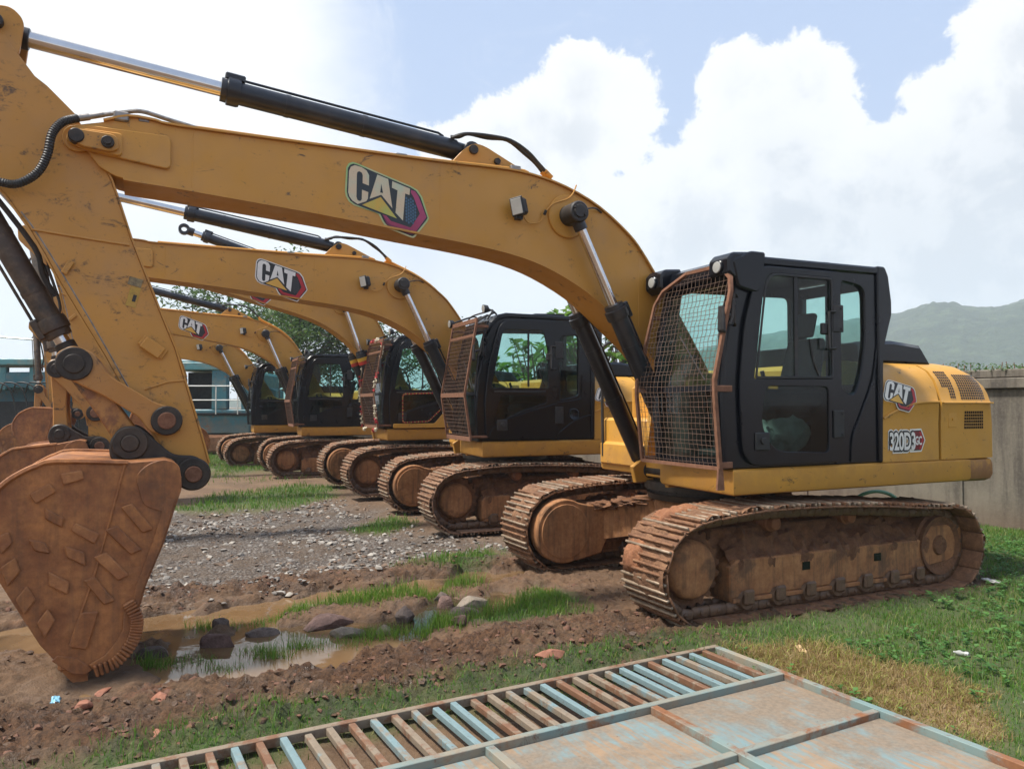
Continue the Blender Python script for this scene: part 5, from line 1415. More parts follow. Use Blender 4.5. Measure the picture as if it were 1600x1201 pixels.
m_rk = muddy('rock_dark', (.09, .066, .054), (.19, .14, .115), .8, 1.0, .03, 13, .15); m_rkp = muddy('rock_purple', (.11, .062, .05), (.22, .13, .105), .75, 1.0, .03, 13, .15); m_rkl = muddy('rock_pale', (.20, .16, .12), (.32, .26, .20), .85, 1.0, .03, 12); m_brk = muddy('brick_red', (.24, .09, .05), (.33, .15, .095), .85, .4, .006, 14)
RG = 'rocks lying in the flooded ruts'
rock('rock', -2.22, 5.86, (.15, .11, .085), 2, m_rkp, 'purplish block of stone standing at the left end of the flooded rut', 'rock', .5, RG, .12)
rock('rock', -1.50, 6.36, (.28, .13, .085), 3, m_rkp, 'long flat purplish slab in the middle of the flooded rut', 'rock', .45, RG)
rock('rock', -1.96, 6.13, (.15, .09, .05), 4, m_rk, 'thin grey slab at the left of the long purplish slab', 'rock', .6, RG)
rock('rock', -1.28, 6.12, (.19, .09, .055), 5, m_rkl, 'pale tan stone in front of the long purplish slab', 'rock', .3, RG)
rock('rock', -1.02, 6.18, (.09, .08, .06), 6, m_rkl, 'small pale stone beside the pale tan stone', 'rock', 0, RG)
rock('rock', -.90, 6.50, (.16, .14, .10), 7, m_rk, 'dark rugged boulder between two tufts in the flooded rut', 'rock', 1.2, RG)
rock('rock', -.60, 6.98, (.11, .11, .10), 8, m_rkp, 'rounded purplish stone nearest the middle of the farther rut', 'rock', .2, RG)
rock('rock', -.36, 6.98, (.19, .14, .08), 9, m_rkl, 'broad tan stone next to the rounded purplish stone', 'rock', .5, RG)
rock('rock', -.42, 6.72, (.17, .10, .06), 10, m_rk, 'low dark slab in front of the broad tan stone', 'rock', .6, RG)
rock('rock', -.44, 6.22, (.085, .07, .055), 11, m_rkp, 'lone reddish stone on the near bank of the rut, right of the tufts', 'rock', .4, RG)
rock('rock', -2.62, 5.62, (.16, .12, .07), 12, m_rk, 'dark wet stone just right of the big bucket', 'rock', .1, RG)
rock('rock', -.66, 7.20, (.09, .08, .07), 14, m_rk, 'grey stone behind the rounded purplish stone', 'rock', .9, RG)
rock('rock', -2.32, 6.22, (.09, .08, .06), 15, m_rk, 'dark lump at the foot of the leftmost tall tufts', 'rock', .7, RG)
BG = 'pieces of broken brick in the mud'
for x, y, s, lb in ((-2.04, 4.52, .07, 'broken brick lying by the grass left of the gate'), (-1.24, 4.84, .06, 'orange brick lump in the middle of the churned mud'), (-2.55, 4.84, .045, 'small brick chip just right of the bucket teeth'), (-2.42, 4.40, .05, 'brick fragment in the mud below the bucket teeth'), (.25, 5.22, .09, 'flat brown slab half buried at the far edge of the gate'), (-1.86, 4.08, .05, 'brick fragment beside the grass tuft near the gate bars')):
    rock('brick_piece', x, y, (s*1.5, s*.9, s*.55), int(abs(x*100)), m_brk, lb, 'brick', random.uniform(0, 3), BG, .1, 2)
m_foil = plain('wrapper', (.20, .42, .55), .3, 0, .2, .3, 30); m_paper = plain('paper', (.62, .58, .52), .6, 0, .2, .2, 20); m_card = plain('card_scrap', (.5, .34, .18), .8, 0, .2, .2, 12); m_bot = plain('bottle_plastic', (.34, .35, .33), .25, 0, .1)
def scrap(name, x, y, w, l, mat, label, cat, seed):
    rr = random.Random(seed); mb = MB(); n = 6; vs = []
    for i in range(n+1):
        for j in range(n+1): vs.append(((i/n-.5)*w, (j/n-.5)*l, .018+rr.uniform(-.012, .012)))
    mb.add(vs, [(i*(n+1)+j, (i+1)*(n+1)+j, (i+1)*(n+1)+j+1, i*(n+1)+j+1) for i in range(n) for j in range(n)])
    m = mb.mesh(name, [mat]); o = obj(name, m); so = o.modifiers.new('thick', 'SOLIDIFY'); so.thickness = .003
    o.location = (x, y, H(x, y)+.012); o.rotation_euler = (0, 0, rr.uniform(0, 3)); tag(o, label, cat)
scrap('plastic_wrapper', -2.74, 4.66, .10, .05, m_foil, 'crumpled blue plastic wrapper on the mud below the bucket', 'wrapper', 1)
scrap('card_scrap', 2.06, 5.52, .14, .05, m_card, 'strip of brown card lying on the dead grass', 'card', 2)
scrap('paper_scrap', 4.66, 7.52, .18, .08, m_paper, 'pale scrap of paper on the grass by the rear of the near track', 'paper', 4)
scrap('foil_packet', 3.07, 4.53, .12, .08, m_paper, 'torn silvery packet on the grass at the right edge', 'packet', 5)
def bottle():
    mb = MB(); mb.lathe((0, 0, 0), (1, 0, 0), [(0, .018), (.01, .034), (.12, .034), (.16, .014), (.18, .014), (.182, .010)], 14); o = obj('plastic_bottle', mb.mesh('plastic_bottle', [m_bot])); x, y = 3.2, 5.42
    o.location = (x, y, H(x, y)+.022); o.scale = (.55, .55, .55); o.rotation_euler = (0, 0, 2.4); tag(o, 'small clear plastic bottle lying on the grass right of the dead patch', 'bottle')
bottle()
# ---- the old gate lying on the ground
m_gp = paint('gate_blue_paint', (0.17, .25, .245), wear=.6, dirt=1.3, rust=.42, dark=(.12, .055, .03), rough=.6)
m_gpb = paint('gate_pale_blue', (0.20, .31, .34), wear=.4, dirt=1.1, rust=.3, dark=(.14, .07, .035), rough=.6)
m_gtan = muddy('gate_cream_rust', (.21, .145, .082), (.31, .225, .135), .75, .3, .004, 14, .15)
m_grst = muddy('gate_red_rust', (.19, .085, .045), (.30, .16, .09), .8, .4, .004, 18, .1)
k = NT('gate_sheet'); k.vec; pos = k.objvec
sv = k.scale(pos, (9, 1.1, 1)); st = k.noise(3.2, 7, .75, .3, sv); bl = k.noise(1.5, 5, .6, .2, pos)
c = k.mix(k.ramp(st, .38, .62), (0.165, .255, .265), (0.135, .205, .22))
c = k.mix(k.ramp(k.math('ADD', k.math('MULTIPLY', st, .8), k.math('MULTIPLY', bl, .6)), .64, .80), c, (0.30, .20, .12))
dust = k.math('MULTIPLY', k.ramp(k.noise(1.1, 6, .7, .3, pos), .36, .54), .95)
c = k.mix(dust, c, k.mix(k.ramp(k.noise(40, 4, .7, 0, pos), .3, .7), (0.235, .175, .12), (0.165, .125, .088)))
c = k.mix(k.ramp(k.noise(55, 3, .6, 0, pos), .72, .76), c, (0.07, .05, .04))
k.bsdf(c, .75, 0, k.bump(k.noise(60, 4, .6, 0, pos), .25, .004)); m_sheet = k.mat
gate = empty('gate', (GATE0.x, GATE0.y, .0), math.atan2(GU.y, GU.x), 'old blue and rusty metal gate lying flat on the ground in front', 'gate')
# gate frame: local x = along the far edge to the left, local y = towards the camera is -GWperp
GS = 1 if V((-GU.y, GU.x)).dot(GW) > 0 else -1
def gbox(mb, u0, u1, w0, w1, z0, z1, b=.003, mat=0): mb.box(u0, u1, min(w0*GS, w1*GS), max(w0*GS, w1*GS), z0, z1, b, None, mat)
ZT = .085; LEN = 4.35; WID = 2.5
def gp(name, mats, fn): mb = MB(); fn(mb); return obj(name, mb.mesh(name, mats), gate)
gp('frame', [m_gp, m_bar], lambda mb: (gbox(mb, -.02, LEN, 0, .045, .035, ZT, mat=1), gbox(mb, -.02, .028, .046, WID, .035, ZT), gbox(mb, LEN-.05, LEN, .046, WID, .035, ZT), gbox(mb, .03, LEN-.051, WID-.05, WID, .035, ZT)))
gp('middle_rail', [m_gp], lambda mb: gbox(mb, .03, LEN-.052, .615, .66, .036, ZT+.002))
gp('cross_rail', [m_gp], lambda mb: [gbox(mb, a, b, 1.285, 1.33, .036, ZT-.004) for a, b in ((.03, 1.06), (1.112, 2.11), (2.162, 3.16), (3.212, LEN-.052))])
for u in (1.062, 2.112, 3.162): gp('stile', [m_gp], lambda mb: gbox(mb, u, u+.048, .662, WID-.052, .037, ZT))
for a, b in ((.032, 1.058), (1.114, 2.108), (2.164, 3.158), (3.214, LEN-.054)):
    gp('sheet_panel', [m_sheet], lambda mb: gbox(mb, a, b, .664, WID-.054, .036, .044, .001))
BM = [m_gp, m_gtan, m_gpb, m_gtan, m_gpb, m_grst, m_gp, m_gtan]
nb = 35
for i in range(nb):
    u = .13+.120*i; rr = random.Random(i*3+1)
    mt = m_bar
    if u < LEN-.1:
        mb = MB(); gbox(mb, u-.019, u+.019, .047, .613, .042, .080, .004); b = obj('bar', mb.mesh('bar', [mt]), gate); b.rotation_euler = (0, 0, rr.uniform(-.008, .008))
# ---- boundary wall behind the row
k = NT('weathered_concrete'); k.vec; pos = k.objvec
n = k.noise(1.1, 7, .68, .2, pos); st = k.noise(1.4, 6, .7, 0, k.scale(pos, (1.6, 1.6, .16)))
c = k.mix(k.ramp(n, .3, .7), (0.185, .16, .125), (0.115, .10, .078)); c = k.mix(k.ramp(st, .46, .66, 0, .85), c, (0.06, .05, .042))
c = k.mix(k.ramp(k.noise(22, 5, .7, 0, pos), .4, .8, 0, .35), c, (0.25, .22, .18)); c = k.mix(k.ramp(k.sep(pos)[2], .5, .0, 0, .5), c, (0.16, .10, .065))
k.bsdf(c, .9, 0, k.bump(k.noise(30, 5, .7, 0, pos), .4, .01)); m_wall = k.mat
WD = V((-.43, .903)); W0 = V((7.16, 10.74))-WD*5.0
wall = empty('boundary_wall', (W0.x, W0.y, 0), math.atan2(WD.y, WD.x), 'long grey weathered concrete wall with rebar spikes on its coping behind the parked row', 'wall')
mb = MB(); mb.box(0, 46, -.20, 0, -.2, 2.02, .01)
for i in range(1, 16): mb.box(i*3-.10, i*3+.10, -.003, .035, -.2, 2.02, .006)
obj('wall_panel', mb.mesh('wall_panel', [m_wall]), wall)
mb = MB(); mb.box(0, 46, -.26, .07, 2.02, 2.17, .012); mb.box(0, 46, -.20, .02, 2.17, 2.30, .02); obj('coping', mb.mesh('coping', [m_wall]), wall)
mb = MB(); rr = random.Random(5)
for i in range(420):
    x = i*.11+rr.uniform(-.02, .02); mb.tube([(x, -.1, 2.28), (x+rr.uniform(-.02, .02), -.1+rr.uniform(-.03, .03), 2.36+rr.uniform(0, .07))], .006, 4)
tag(obj('rebar_spikes', mb.mesh('rebar_spikes', [m_rust]), wall), kind='stuff')
m_leaf = grass_mat('leaf', (0.042, .088, .016), (0.09, .17, .03), (.17, .19, .05))
def leaves(name, C, size, seed, mat, parent=None, aspect=.45, droop=.3, aim=None):
    """C: (n,3) leaf positions -> one mesh of folded leaf quads"""
    r = np.random.default_rng(seed); n = len(C); a = r.uniform(0, 6.283, n); e = r.uniform(-.6, .8, n) if aim is None else None
    d = np.stack([np.cos(a)*np.cos(e), np.sin(a)*np.cos(e), np.sin(e)], 1) if aim is None else aim
    s = np.cross(d, np.array([0, 0, 1.0])+r.normal(0, .35, (n, 3))); s /= np.linalg.norm(s, axis=1)[:, None]+1e-9
    l = size*r.uniform(.6, 1.35, n)[:, None]; w = l*aspect
    dn = np.array([0, 0, -1.0])
    v = np.stack([C, C+d*l*.45+s*w*.5, C+d*l+dn*l*droop, C+d*l*.45-s*w*.5], 1).reshape(-1, 3)
    me = bpy.data.meshes.new(name); me.vertices.add(n*4); me.vertices.foreach_set('co', v.ravel()); me.loops.add(n*4); me.loops.foreach_set('vertex_index', np.arange(n*4)); me.polygons.add(n); me.polygons.foreach_set('loop_start', np.arange(n)*4); me.update(); me.validate()
    at = me.color_attributes.new('tone', 'FLOAT_COLOR', 'POINT'); t = np.repeat(r.random(n), 4); u = np.repeat(r.random(n)*.85, 4); at.data.foreach_set('color', np.stack([t, u, t, np.ones_like(t)], 1).ravel())
    me.materials.append(mat); return obj(name, me, parent)
r_ = np.random.default_rng(12); n = 1500; wx = r_.uniform(1.5, 9, n); C = np.stack([wx, r_.uniform(-.2, .02, n), 2.30+r_.random(n)**2*.13*(.3+vnoise(wx*1.5, wx*0, 3))], 1)
tag(leaves('creeper', C, .06, 13, grass_mat('creeper_leaf', (.05, .11, .02), (.1, .2, .04), (.2, .16, .06)), wall), kind='stuff')
# ---- green garden hose by the wall
m_hose = plain('garden_hose', (.16, .34, .20), .45, 0, .15)
mb = MB(); w = lambda u, o, z: (W0.x+WD.x*u+.903*-o, W0.y+WD.y*u-.43*o, z)
hp = [(4.05, 9.3, .0), (4.06, 9.3, .45), (4.17, 9.3, .67), (4.40, 9.3, .745), (4.62, 9.3, .67), (4.74, 9.3, .45), (4.76, 9.3, .0)]
mb.tube(hp, .022, 10, 8); tag(obj('garden_hose', mb.mesh('garden_hose', [m_hose])), 'green hose arching up behind the near track in front of the wall', 'hose')
# ---- trees
m_bark = muddy('bark', (.085, .062, .045), (.15, .115, .085), .9, .7, .02, 8)
def tree(x, y, h, rad, seed, label, nleaf, lsize, z0=0, crown=(.42, 1.0), mat=None, aspect=.45, gaps=.5, grp='trees beyond the machines', limbs=9, lean=0):
    rr = random.Random(seed); r = np.random.default_rng(seed); root = empty('tree', (x, y, z0), 0, label, 'tree', grp); mb = MB(); tips = []
    top = V((lean, 0, h*.82)); mb.tube([(0, 0, -.3), (rr.uniform(-.1, .1), rr.uniform(-.1, .1), h*.35), tuple(top*.7), tuple(top)], [h*.026]*9+[h*.02]*9+[h*.008]*9+[.01], 8, 9)
    for i in range(limbs):
        t = rr.uniform(.28, .75); p = V((lean*t, 0, h*.82*t)); a = i*2.4+rr.uniform(-.4, .4); up = rr.uniform(.25, .9)
        L = rad*rr.uniform(.65, 1.05); e = p+V((math.cos(a)*L, math.sin(a)*L, L*up)); m = p.lerp(e, .5)+V((0, 0, -.06*L))
        mb.tube([p, m, e], [h*.010]*5+[h*.006]*5+[h*.002], 6, 5); tips += [(m, .6), (e, 1.0)]
        for _ in range(3):
            q = p.lerp(e, rr.uniform(.45, .95)); f = q+V((rr.uniform(-1, 1), rr.uniform(-1, 1), rr.uniform(-.1, .8)))*rad*.38; mb.tube([q, q.lerp(f, .5), f], [h*.004, h*.003, h*.0015], 5); tips.append((f, .9))
    tips.append((top+V((0, 0, rad*.25)), 1))
    obj('trunk', mb.mesh('trunk', [m_bark]), root)
    cs = []
    for p, wgt in tips:
        k = int(nleaf*wgt/len(tips)); q = r.normal(0, 1, (k, 3)); q /= np.linalg.norm(q, axis=1)[:, None]; q *= (r.random(k)**.5)[:, None]*np.array([1, 1, .62])*rad*.34*rr.uniform(.7, 1.25)
        cs.append(q+np.array(p))
    C = np.concatenate(cs); keep = vnoise(C[:, 0]*2.2/rad*3+seed, (C[:, 2]+C[:, 1])*2.2/rad*3, seed) > gaps*.55
    leaves('crown', C[keep], lsize, seed, mat or m_leaf, root, aspect)
    return root
m_leafd = grass_mat('dark_leaf', (0.034, .075, .018), (0.085, .15, .034), (.13, .15, .04))
tree(-11.2, 39, 9.6, 4.6, 3, 'tall loose dark green tree between the booms behind the fourth and fifth cabs', 15000, .26, 0, mat=m_leafd, gaps=.5, limbs=12)
tree(-13.8, 44, 7.6, 3.2, 4, 'lower tree left of the tall dark one, partly behind a boom', 5000, .27, 0, mat=m_leafd, limbs=9)
tree(-7.0, 41, 7.2, 3.4, 5, 'bushy tree seen through the windows of the decorated cab', 6000, .26, 0, mat=m_leafd, limbs=9)
m_pap = grass_mat('bright_leaf', (0.055, .14, .016), (0.14, .27, .035), (.25, .33, .08))
def whorl_tree(x, y, h, seed, label, n=22, rad=1.15):
    """young broad-leaved tree: thin stems ending in whorls of long leaves"""
    rr = random.Random(seed); r = np.random.default_rng(seed); root = empty('young_tree', (x, y, 0), 0, label, 'tree', 'young leafy trees over the wall'); mb = MB(); Cs, Ds = [], []
    for i in range(n):
        a = rr.uniform(0, 6.28); q = rr.random()**.6*rad; e = V((math.cos(a)*q, math.sin(a)*q, h*rr.uniform(.55, 1.0)-.3*q)); mb.tube([(0, 0, 0), (e.x*.3, e.y*.3, h*.4), tuple(e)], [.035]*4+[.02]*4+[.008], 6, 4)
        k = rr.randint(9, 15); az = r.uniform(0, 6.28, k); el = r.uniform(-.5, 1.1, k); Cs.append(np.tile(np.array(e), (k, 1))+r.normal(0, .03, (k, 3))); Ds.append(np.stack([np.cos(az)*np.cos(el), np.sin(az)*np.cos(el), np.sin(el)], 1))
    obj('trunk', mb.mesh('trunk', [m_bark]), root); C = np.concatenate(Cs); D = np.concatenate(Ds)
    leaves('crown', C, .36, seed, m_pap, root, .42, .28, D)
whorl_tree(2.3, 22.4, 5.1, 41, 'young bright green tree between the nearest boom cylinders, over the wall', 48, 1.35)
whorl_tree(3.35, 22.8, 4.1, 42, 'lower bright green tree right of the one between the boom cylinders', 34, 1.2)
whorl_tree(.9, 24.5, 4.2, 43, 'bright green sapling seen through the side window of the second cab', 40, 1.2)
whorl_tree(.1, 25.5, 3.7, 44, 'bright green sapling seen through the door window of the second cab', 20)
# ---- old turquoise machines behind the row
m_teal = paint('turquoise_paint', (0.036, .17, .22), wear=.6, dirt=.7, low=.3, rust=.12)
m_teald = paint('faded_turquoise', (0.07, .23, .26), wear=.3, dirt=.8, rust=.08)
m_rail2 = plain('white_rail', (.6, .6, .57), .5, 0, .1); m_dark = plain('dark_interior', (.012, .012, .014), .8)
ta = math.atan2(.05, 1)
t1 = empty('parked_machine', (-10.45, 28.2, 0), ta, 'old turquoise machine body with white handrails and soot stains, beyond the farthest cab', 'machine')
mb = MB(); mb.box(-1.5, 1.05, -.8, 1.5, .75, 1.62, .04); mb.box(1.06, 1.5, -.5, 1.5, .80, 2.95, .1); mb.plate([(1.1, .75), (1.75, 1.2), (1.75, 2.3), (1.52, 2.4)], .1, 1.2, .02); obj('body', mb.mesh('body', [m_teal]), t1)
mb = MB(); mb.box(-1.7, .42, -.85, 1.5, 3.02, 3.30, .03); mb.box(-1.8, .25, -.6, 1.2, 3.30, 3.38, .02); obj('roof', mb.mesh('roof', [m_teald]), t1)
for q in ((-.30, .22, -.80, -.45, 1.62, 3.02), (.70, 1.04, -.70, -.3, 1.62, 3.10), (-1.6, -1.35, -.8, -.4, 1.62, 3.02)):
    mb = MB(); mb.box(*q, .02); obj('cab_post', mb.mesh('cab_post', [m_teal]), t1)
mb = MB(); mb.box(-1.3, -.31, -.35, 1.1, 1.63, 2.95, .02); mb.box(-1.55, 1.1, -.85, -.6, 1.40, 1.50, .01); obj('engine_block', mb.mesh('engine_block', [m_dark]), t1)
mb = MB()
for z in (1.95, 2.45): mb.tube([(-1.5, -.95, z), (1.05, -.95, z), (1.05, .6, z)], .022, 6)
for x in (-1.4, -.1, .66, 1.05): mb.tube([(x, -.95, 1.45), (x, -.95, 2.47)], .022, 6)
obj('handrail', mb.mesh('handrail', [m_rail2]), t1)
mb = MB(); mb.box(-1.4, .9, -.9, 1.6, .05, .72, .1); obj('crawler_base', mb.mesh('crawler_base', [m_cake]), t1)
t2 = empty('parked_machine', (-16.6, 27.0, 0), ta, 'old turquoise machine with looping hoses and a long thin cylinder at the left edge', 'machine')
mb = MB(); mb.box(-2.5, 2.6, .3, 1.8, .5, 1.9, .04); mb.plate([(-2.5, 2.9), (1.6, 2.95), (2.6, 2.6), (2.6, 2.3), (-2.5, 2.4)], -.3, 1.2, .03); mb.box(-2.4, 2.4, .9, 1.2, 1.9, 2.9); obj('body', mb.mesh('body', [m_teal]), t2)
mb = MB(); mb.box(-2.6, 1.0, -.5, 1.5, 3.15, 3.38, .03); mb.plate([(.2, 3.16), (2.8, 3.06), (2.8, 3.00), (.2, 3.1)], -.5, 1.3, .01, mat=1); obj('roof', mb.mesh('roof', [m_teald, m_rust]), t2)
mb = MB()
for x in (-2.3, -1.2, -.2, 1.0, 2.2): mb.box(x, x+.22, -.32, -.1, 2.3, 3.1, .02)
mb.plate([(.3, .6), (.55, .6), (.95, 2.0), (.75, 2.05)], -.5, -.3, .02); obj('strut', mb.mesh('strut', [m_teald]), t2)
mb = MB()
for i in range(6):
    x = -1.5+i*.42; mb.tube([(x, -.45, 2.2), (x+.25, -.6, 2.55), (x+.8, -.6, 2.35), (x+1.0, -.5, 1.4), (x+.9, -.4, .8)], .026, 6, 6)
obj('hose', mb.mesh('hose', [m_rub]), t2)
mb = MB(); mb.box(-2.5, 2.5, -.2, .3, .25, 1.9, .02); obj('engine_block', mb.mesh('engine_block', [m_dark]), t2)
mb = MB(); mb.cyl((-2.6, -.2, 4.25), (.75, -.2, 3.98), .03, n=10, mat=1); mb.lathe((-.1, -.2, 4.06), (2.6, -.2, 3.76), [(0, .06), (.3, .10), (.5, .075), (2.6, .075), (2.7, .03)], 12, 0); mb.tube([(2.3, -.2, 3.8), (2.2, .2, 3.0)], .05, 8, mat=0); obj('hydraulic_cylinder', mb.mesh('hydraulic_cylinder', [m_cylb, m_chrome]), t2)
mb = MB(); mb.box(-2.4, 2.4, -.4, 1.7, .02, .6, .1); obj('crawler_base', mb.mesh('crawler_base', [m_cake]), t2)
# ---- wooded hills far behind
def hills():
    na, nr = 1500, 80; az = np.linspace(R(-50), R(50), na); rad = np.linspace(420, 1500, nr)
    Aa, Rr = np.meshgrid(az, rad); X = np.sin(Aa)*Rr; Y = np.cos(Aa)*Rr; u = 800+1200*np.tan(Aa)
    prof = np.interp(u, [-1600, -200, 300, 700, 950, 1150, 1380, 1430, 1480, 1530, 1600, 1750, 2100, 2900], [18, 22, 14, 10, 45, 95, 122, 119, 118, 118, 131, 168, 205, 170])
    bump = np.exp(-((Rr-960)/280)**2)+.42*np.exp(-((Rr-660)/120)**2)*(.5+fbm(u*.004, Rr*.003, 3, 3))
    Z = prof*bump*(.85+.02*fbm(X*.006, Y*.006, 3, 5)-.0) + 4*(fbm(X*.03, Y*.03, 3, 6)-.5)*sstep(.05, .4, bump)+3.2*(vnoise(X*.11, Y*.11, 7)-.5)*(.4+vnoise(X*.03, Y*.03, 8))+2.6*(vnoise(X*.25, Y*.25, 17)-.5)*sstep(.05, .4, bump)-4
    me = bpy.data.meshes.new('hills'); me.vertices.add(na*nr); me.vertices.foreach_set('co', np.stack([X, Y, Z], 2).ravel())
    i, j = np.meshgrid(np.arange(na-1), np.arange(nr-1)); o = (j*na+i).ravel(); nf = len(o); me.loops.add(nf*4); me.loops.foreach_set('vertex_index', np.stack([o, o+1, o+na+1, o+na], 1).ravel()); me.polygons.add(nf); me.polygons.foreach_set('loop_start', np.arange(nf)*4); me.polygons.foreach_set('use_smooth', np.ones(nf, bool)); me.update(); me.validate()
    k = NT('forest_hill'); k.vec; p = k.objvec
    c = k.mix(k.ramp(k.noise(.05, 8, .75, 0, p), .35, .68), (0.014, .032, .014), (0.07, .10, .045)); c = k.mix(k.ramp(k.voro(.12, 'F1', p), .2, .7, 0, .5), c, (0.02, .036, .015)); k.bsdf(c, .95, 0, k.bump(k.noise(.1, 6, .7, 0, p), 1.0, 6.0)); me.materials.append(k.mat)
    tag(obj('hills', me), kind='structure')
hills()
# ---- haze
mb = MB(); mb.box(-1600, 1600, -300, 1600, -12, 210)
k = NT('haze_air'); vp = k.n('ShaderNodeVolumePrincipled'); vp.inputs['Color'].default_value = (.80, .90, 1, 1); vp.inputs['Density'].default_value = HAZE; vp.inputs['Anisotropy'].default_value = .1; k.t.links.new(vp.outputs[0], k.out.inputs[1])
if HAZE > 0: tag(obj('haze', mb.mesh('haze', [k.mat], None)), kind='stuff')
# ------------------------------------------------------------------ camera
cam = bpy.data.cameras.new('camera'); co = bpy.data.objects.new('camera', cam); COL.objects.link(co); scn.camera = co
cam.sensor_width = 36; cam.lens = 27.0; cam.clip_start = .05; cam.clip_end = 6000
co.location = (0, 0, 1.79); co.rotation_euler = (R(90+1.5037), 0, 0)
# ------------------------------------------------------------------ sun and sky
SUN_EL, SUN_AZ = 63.0, -108.0     # azimuth from +Y towards +X
ld = bpy.data.lights.new('sun', 'SUN'); ld.energy = SUN; ld.angle = R(7); ld.color = (1, .955, .88)
lo = bpy.data.objects.new('sun', ld); COL.objects.link(lo)
d = V((math.sin(R(SUN_AZ))*math.cos(R(SUN_EL)), math.cos(R(SUN_AZ))*math.cos(R(SUN_EL)), math.sin(R(SUN_EL))))
lo.rotation_euler = d.to_track_quat('Z', 'Y').to_euler(); lo.location = (0, 0, 30)
w = bpy.data.worlds.new('World'); scn.world = w; w.use_nodes = True
class WT(NT):
    def __init__(s, w): s.mat = w; s.t = w.node_tree; s.t.nodes.clear(); s.out = s.n('ShaderNodeOutputWorld'); s._vec = None
k = WT(w)
tc = k.n('ShaderNodeTexCoord'); dirv = tc.outputs['Generated']; k._vec = dirv
sky = k.n('ShaderNodeTexSky'); sky.sky_type = 'NISHITA'; sky.sun_disc = False; sky.sun_elevation = R(SUN_EL); sky.sun_rotation = R(SUN_AZ); sky.air_density = 1.3; sky.dust_density = 2.5
x, y, z = k.sep(dirv)[:3]
def pix(u, v):
    a = V(((u-800)/1200, 1, -(v-600.5)/1200)); p_ = math.atan(31.5/1200); c_, s_ = math.cos(p_), math.sin(p_)
    return V((a.x, a.y*c_-a.z*s_, a.y*s_+a.z*c_)).normalized()
wob = k.noise(5.5, 8, .62, .2); wob2 = k.noise(19, 9, .68, .3); soft = k.noise(2.2, 6, .6, .4)
def lobe(u, v, r, amp=1.0):
    c_ = pix(u, v); dn = k.n('ShaderNodeVectorMath', operation='DISTANCE'); k.put(dn.inputs[0], dirv); dn.inputs[1].default_value = c_
    return k.math('SUBTRACT', r/1200*1.0, dn.outputs['Value'])
A_ = [(905, 150, 75), (965, 145, 60), (985, 190, 48), (845, 185, 68), (790, 205, 62), (735, 225, 52), (900, 220, 95), (960, 215, 70), (690, 240, 40), (830, 260, 90), (900, 290, 80)]
B_ = [(1160, 145, 62), (1255, 150, 78), (1200, 180, 80), (1290, 190, 62), (1135, 245, 76), (1090, 280, 66), (1230, 260, 120), (1330, 265, 68), (1010, 300, 60), (950, 345, 80), (1100, 370, 140), (1250, 380, 160)]
C_ = [(1440, 150, 40), (1500, 150, 58), (1560, 160, 80), (1600, 60, 82), (1640, 130, 120), (1470, 250, 92), (1550, 270, 140), (1400, 350, 150), (1560, 400, 200), (1700, 300, 250), (1900, 250, 300)]
def grp(L):
    m = None
    for q in L:
        l = lobe(*q); m = l if m is None else k.math('SMOOTH_MAX', m, l)
    return m
m = grp(A_+B_+C_)
edge = k.math('ADD', m, k.math('ADD', k.math('MULTIPLY', k.math('SUBTRACT', wob, .5), .085), k.math('MULTIPLY', k.math('SUBTRACT', wob2, .5), .075)))
cum = k.ramp(edge, -.003, .007)
inner = k.ramp(k.math('ADD', edge, k.math('MULTIPLY', k.math('SUBTRACT', soft, .5), .16)), .01, .13)
ctop = k.math('MULTIPLY', inner, k.ramp(z, .46, .16, .30, 1))
offv = k.n('ShaderNodeVectorMath', operation='ADD'); k.put(offv.inputs[0], dirv); offv.inputs[1].default_value = (-.030, -.005, .034)
sh1 = k.math('SUBTRACT', k.noise(7, 7, .6, .3), k.noise(7, 7, .6, .3, offv.outputs[0]))
sh2 = k.math('SUBTRACT', k.noise(15, 6, .6, .2), k.noise(15, 6, .6, .2, offv.outputs[0]))
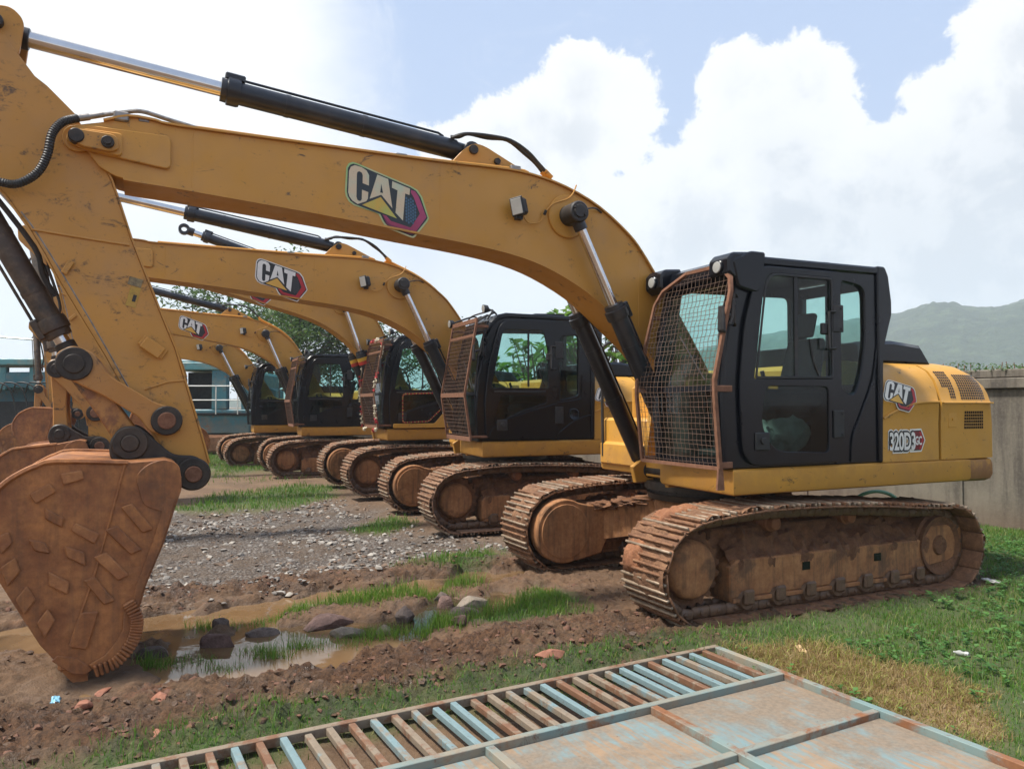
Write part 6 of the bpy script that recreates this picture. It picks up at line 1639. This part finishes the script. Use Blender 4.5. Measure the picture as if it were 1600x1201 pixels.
lit = k.math('ADD', k.math('MULTIPLY', sh1, 3.4), k.math('MULTIPLY', sh2, 1.1))
shade = k.math('MULTIPLY', k.ramp(lit, .22, -.38), k.ramp(edge, .015, .075))
ctop = k.math('ADD', k.math('MULTIPLY', ctop, .62), k.math('MULTIPLY', shade, .55), True)
cl_col = k.mix(ctop, (1.0, 1.0, 1.0), (.66, .695, .75))
skyc = k.n('ShaderNodeVectorMath', operation='SCALE'); k.put(skyc.inputs[0], sky.outputs[0]); skyc.inputs['Scale'].default_value = SKY
blue = k.mix(.85, skyc.outputs[0], (.47, .62, .93))
# thin bright veil: strongest on the sun side and near the horizon
vl = k.math('ADD', k.ramp(x, .0, -.42, 0, 1.0), k.math('MULTIPLY', k.math('SUBTRACT', k.noise(2.6, 7, .62, .5), .5), 1.1))
veil = k.ramp(vl, .15, .75)
lowv = k.ramp(k.math('ADD', z, k.math('MULTIPLY', k.math('SUBTRACT', soft, .5), .18)), .30, .12)
base = k.mix(k.math('MULTIPLY', veil, .95), blue, (1.05, 1.05, 1.05))
base = k.mix(k.math('MULTIPLY', lowv, .92), base, k.mix(k.ramp(k.noise(4, 6, .6, .2), .4, .65), (.92, .935, .97), (.82, .84, .88)))
wisp = k.math('MULTIPLY', k.ramp(k.noise(3.4, 8, .7, 1.0, k.scale(dirv, (1, 1, 2.2))), .55, .75), .5)
base = k.mix(wisp, base, (.9, .93, .98))
col = k.mix(cum, base, cl_col)
bg = k.n('ShaderNodeBackground'); k.put(bg.inputs[0], col); bg.inputs[1].default_value = WORLD
k.t.links.new(bg.outputs[0], k.out.inputs[0])
vs = scn.view_settings; scn.display_settings.display_device = 'sRGB'; vs.view_transform = 'Standard'; vs.look = 'None'; vs.exposure = EXPO; vs.gamma = 1; vs.use_curve_mapping = False
cy = scn.cycles; cy.max_bounces = 7; cy.transparent_max_bounces = 16; cy.use_denoising = True; cy.volume_bounces = 2; cy.caustics_reflective = False; cy.caustics_refractive = False; cy.sample_clamp_indirect = 6
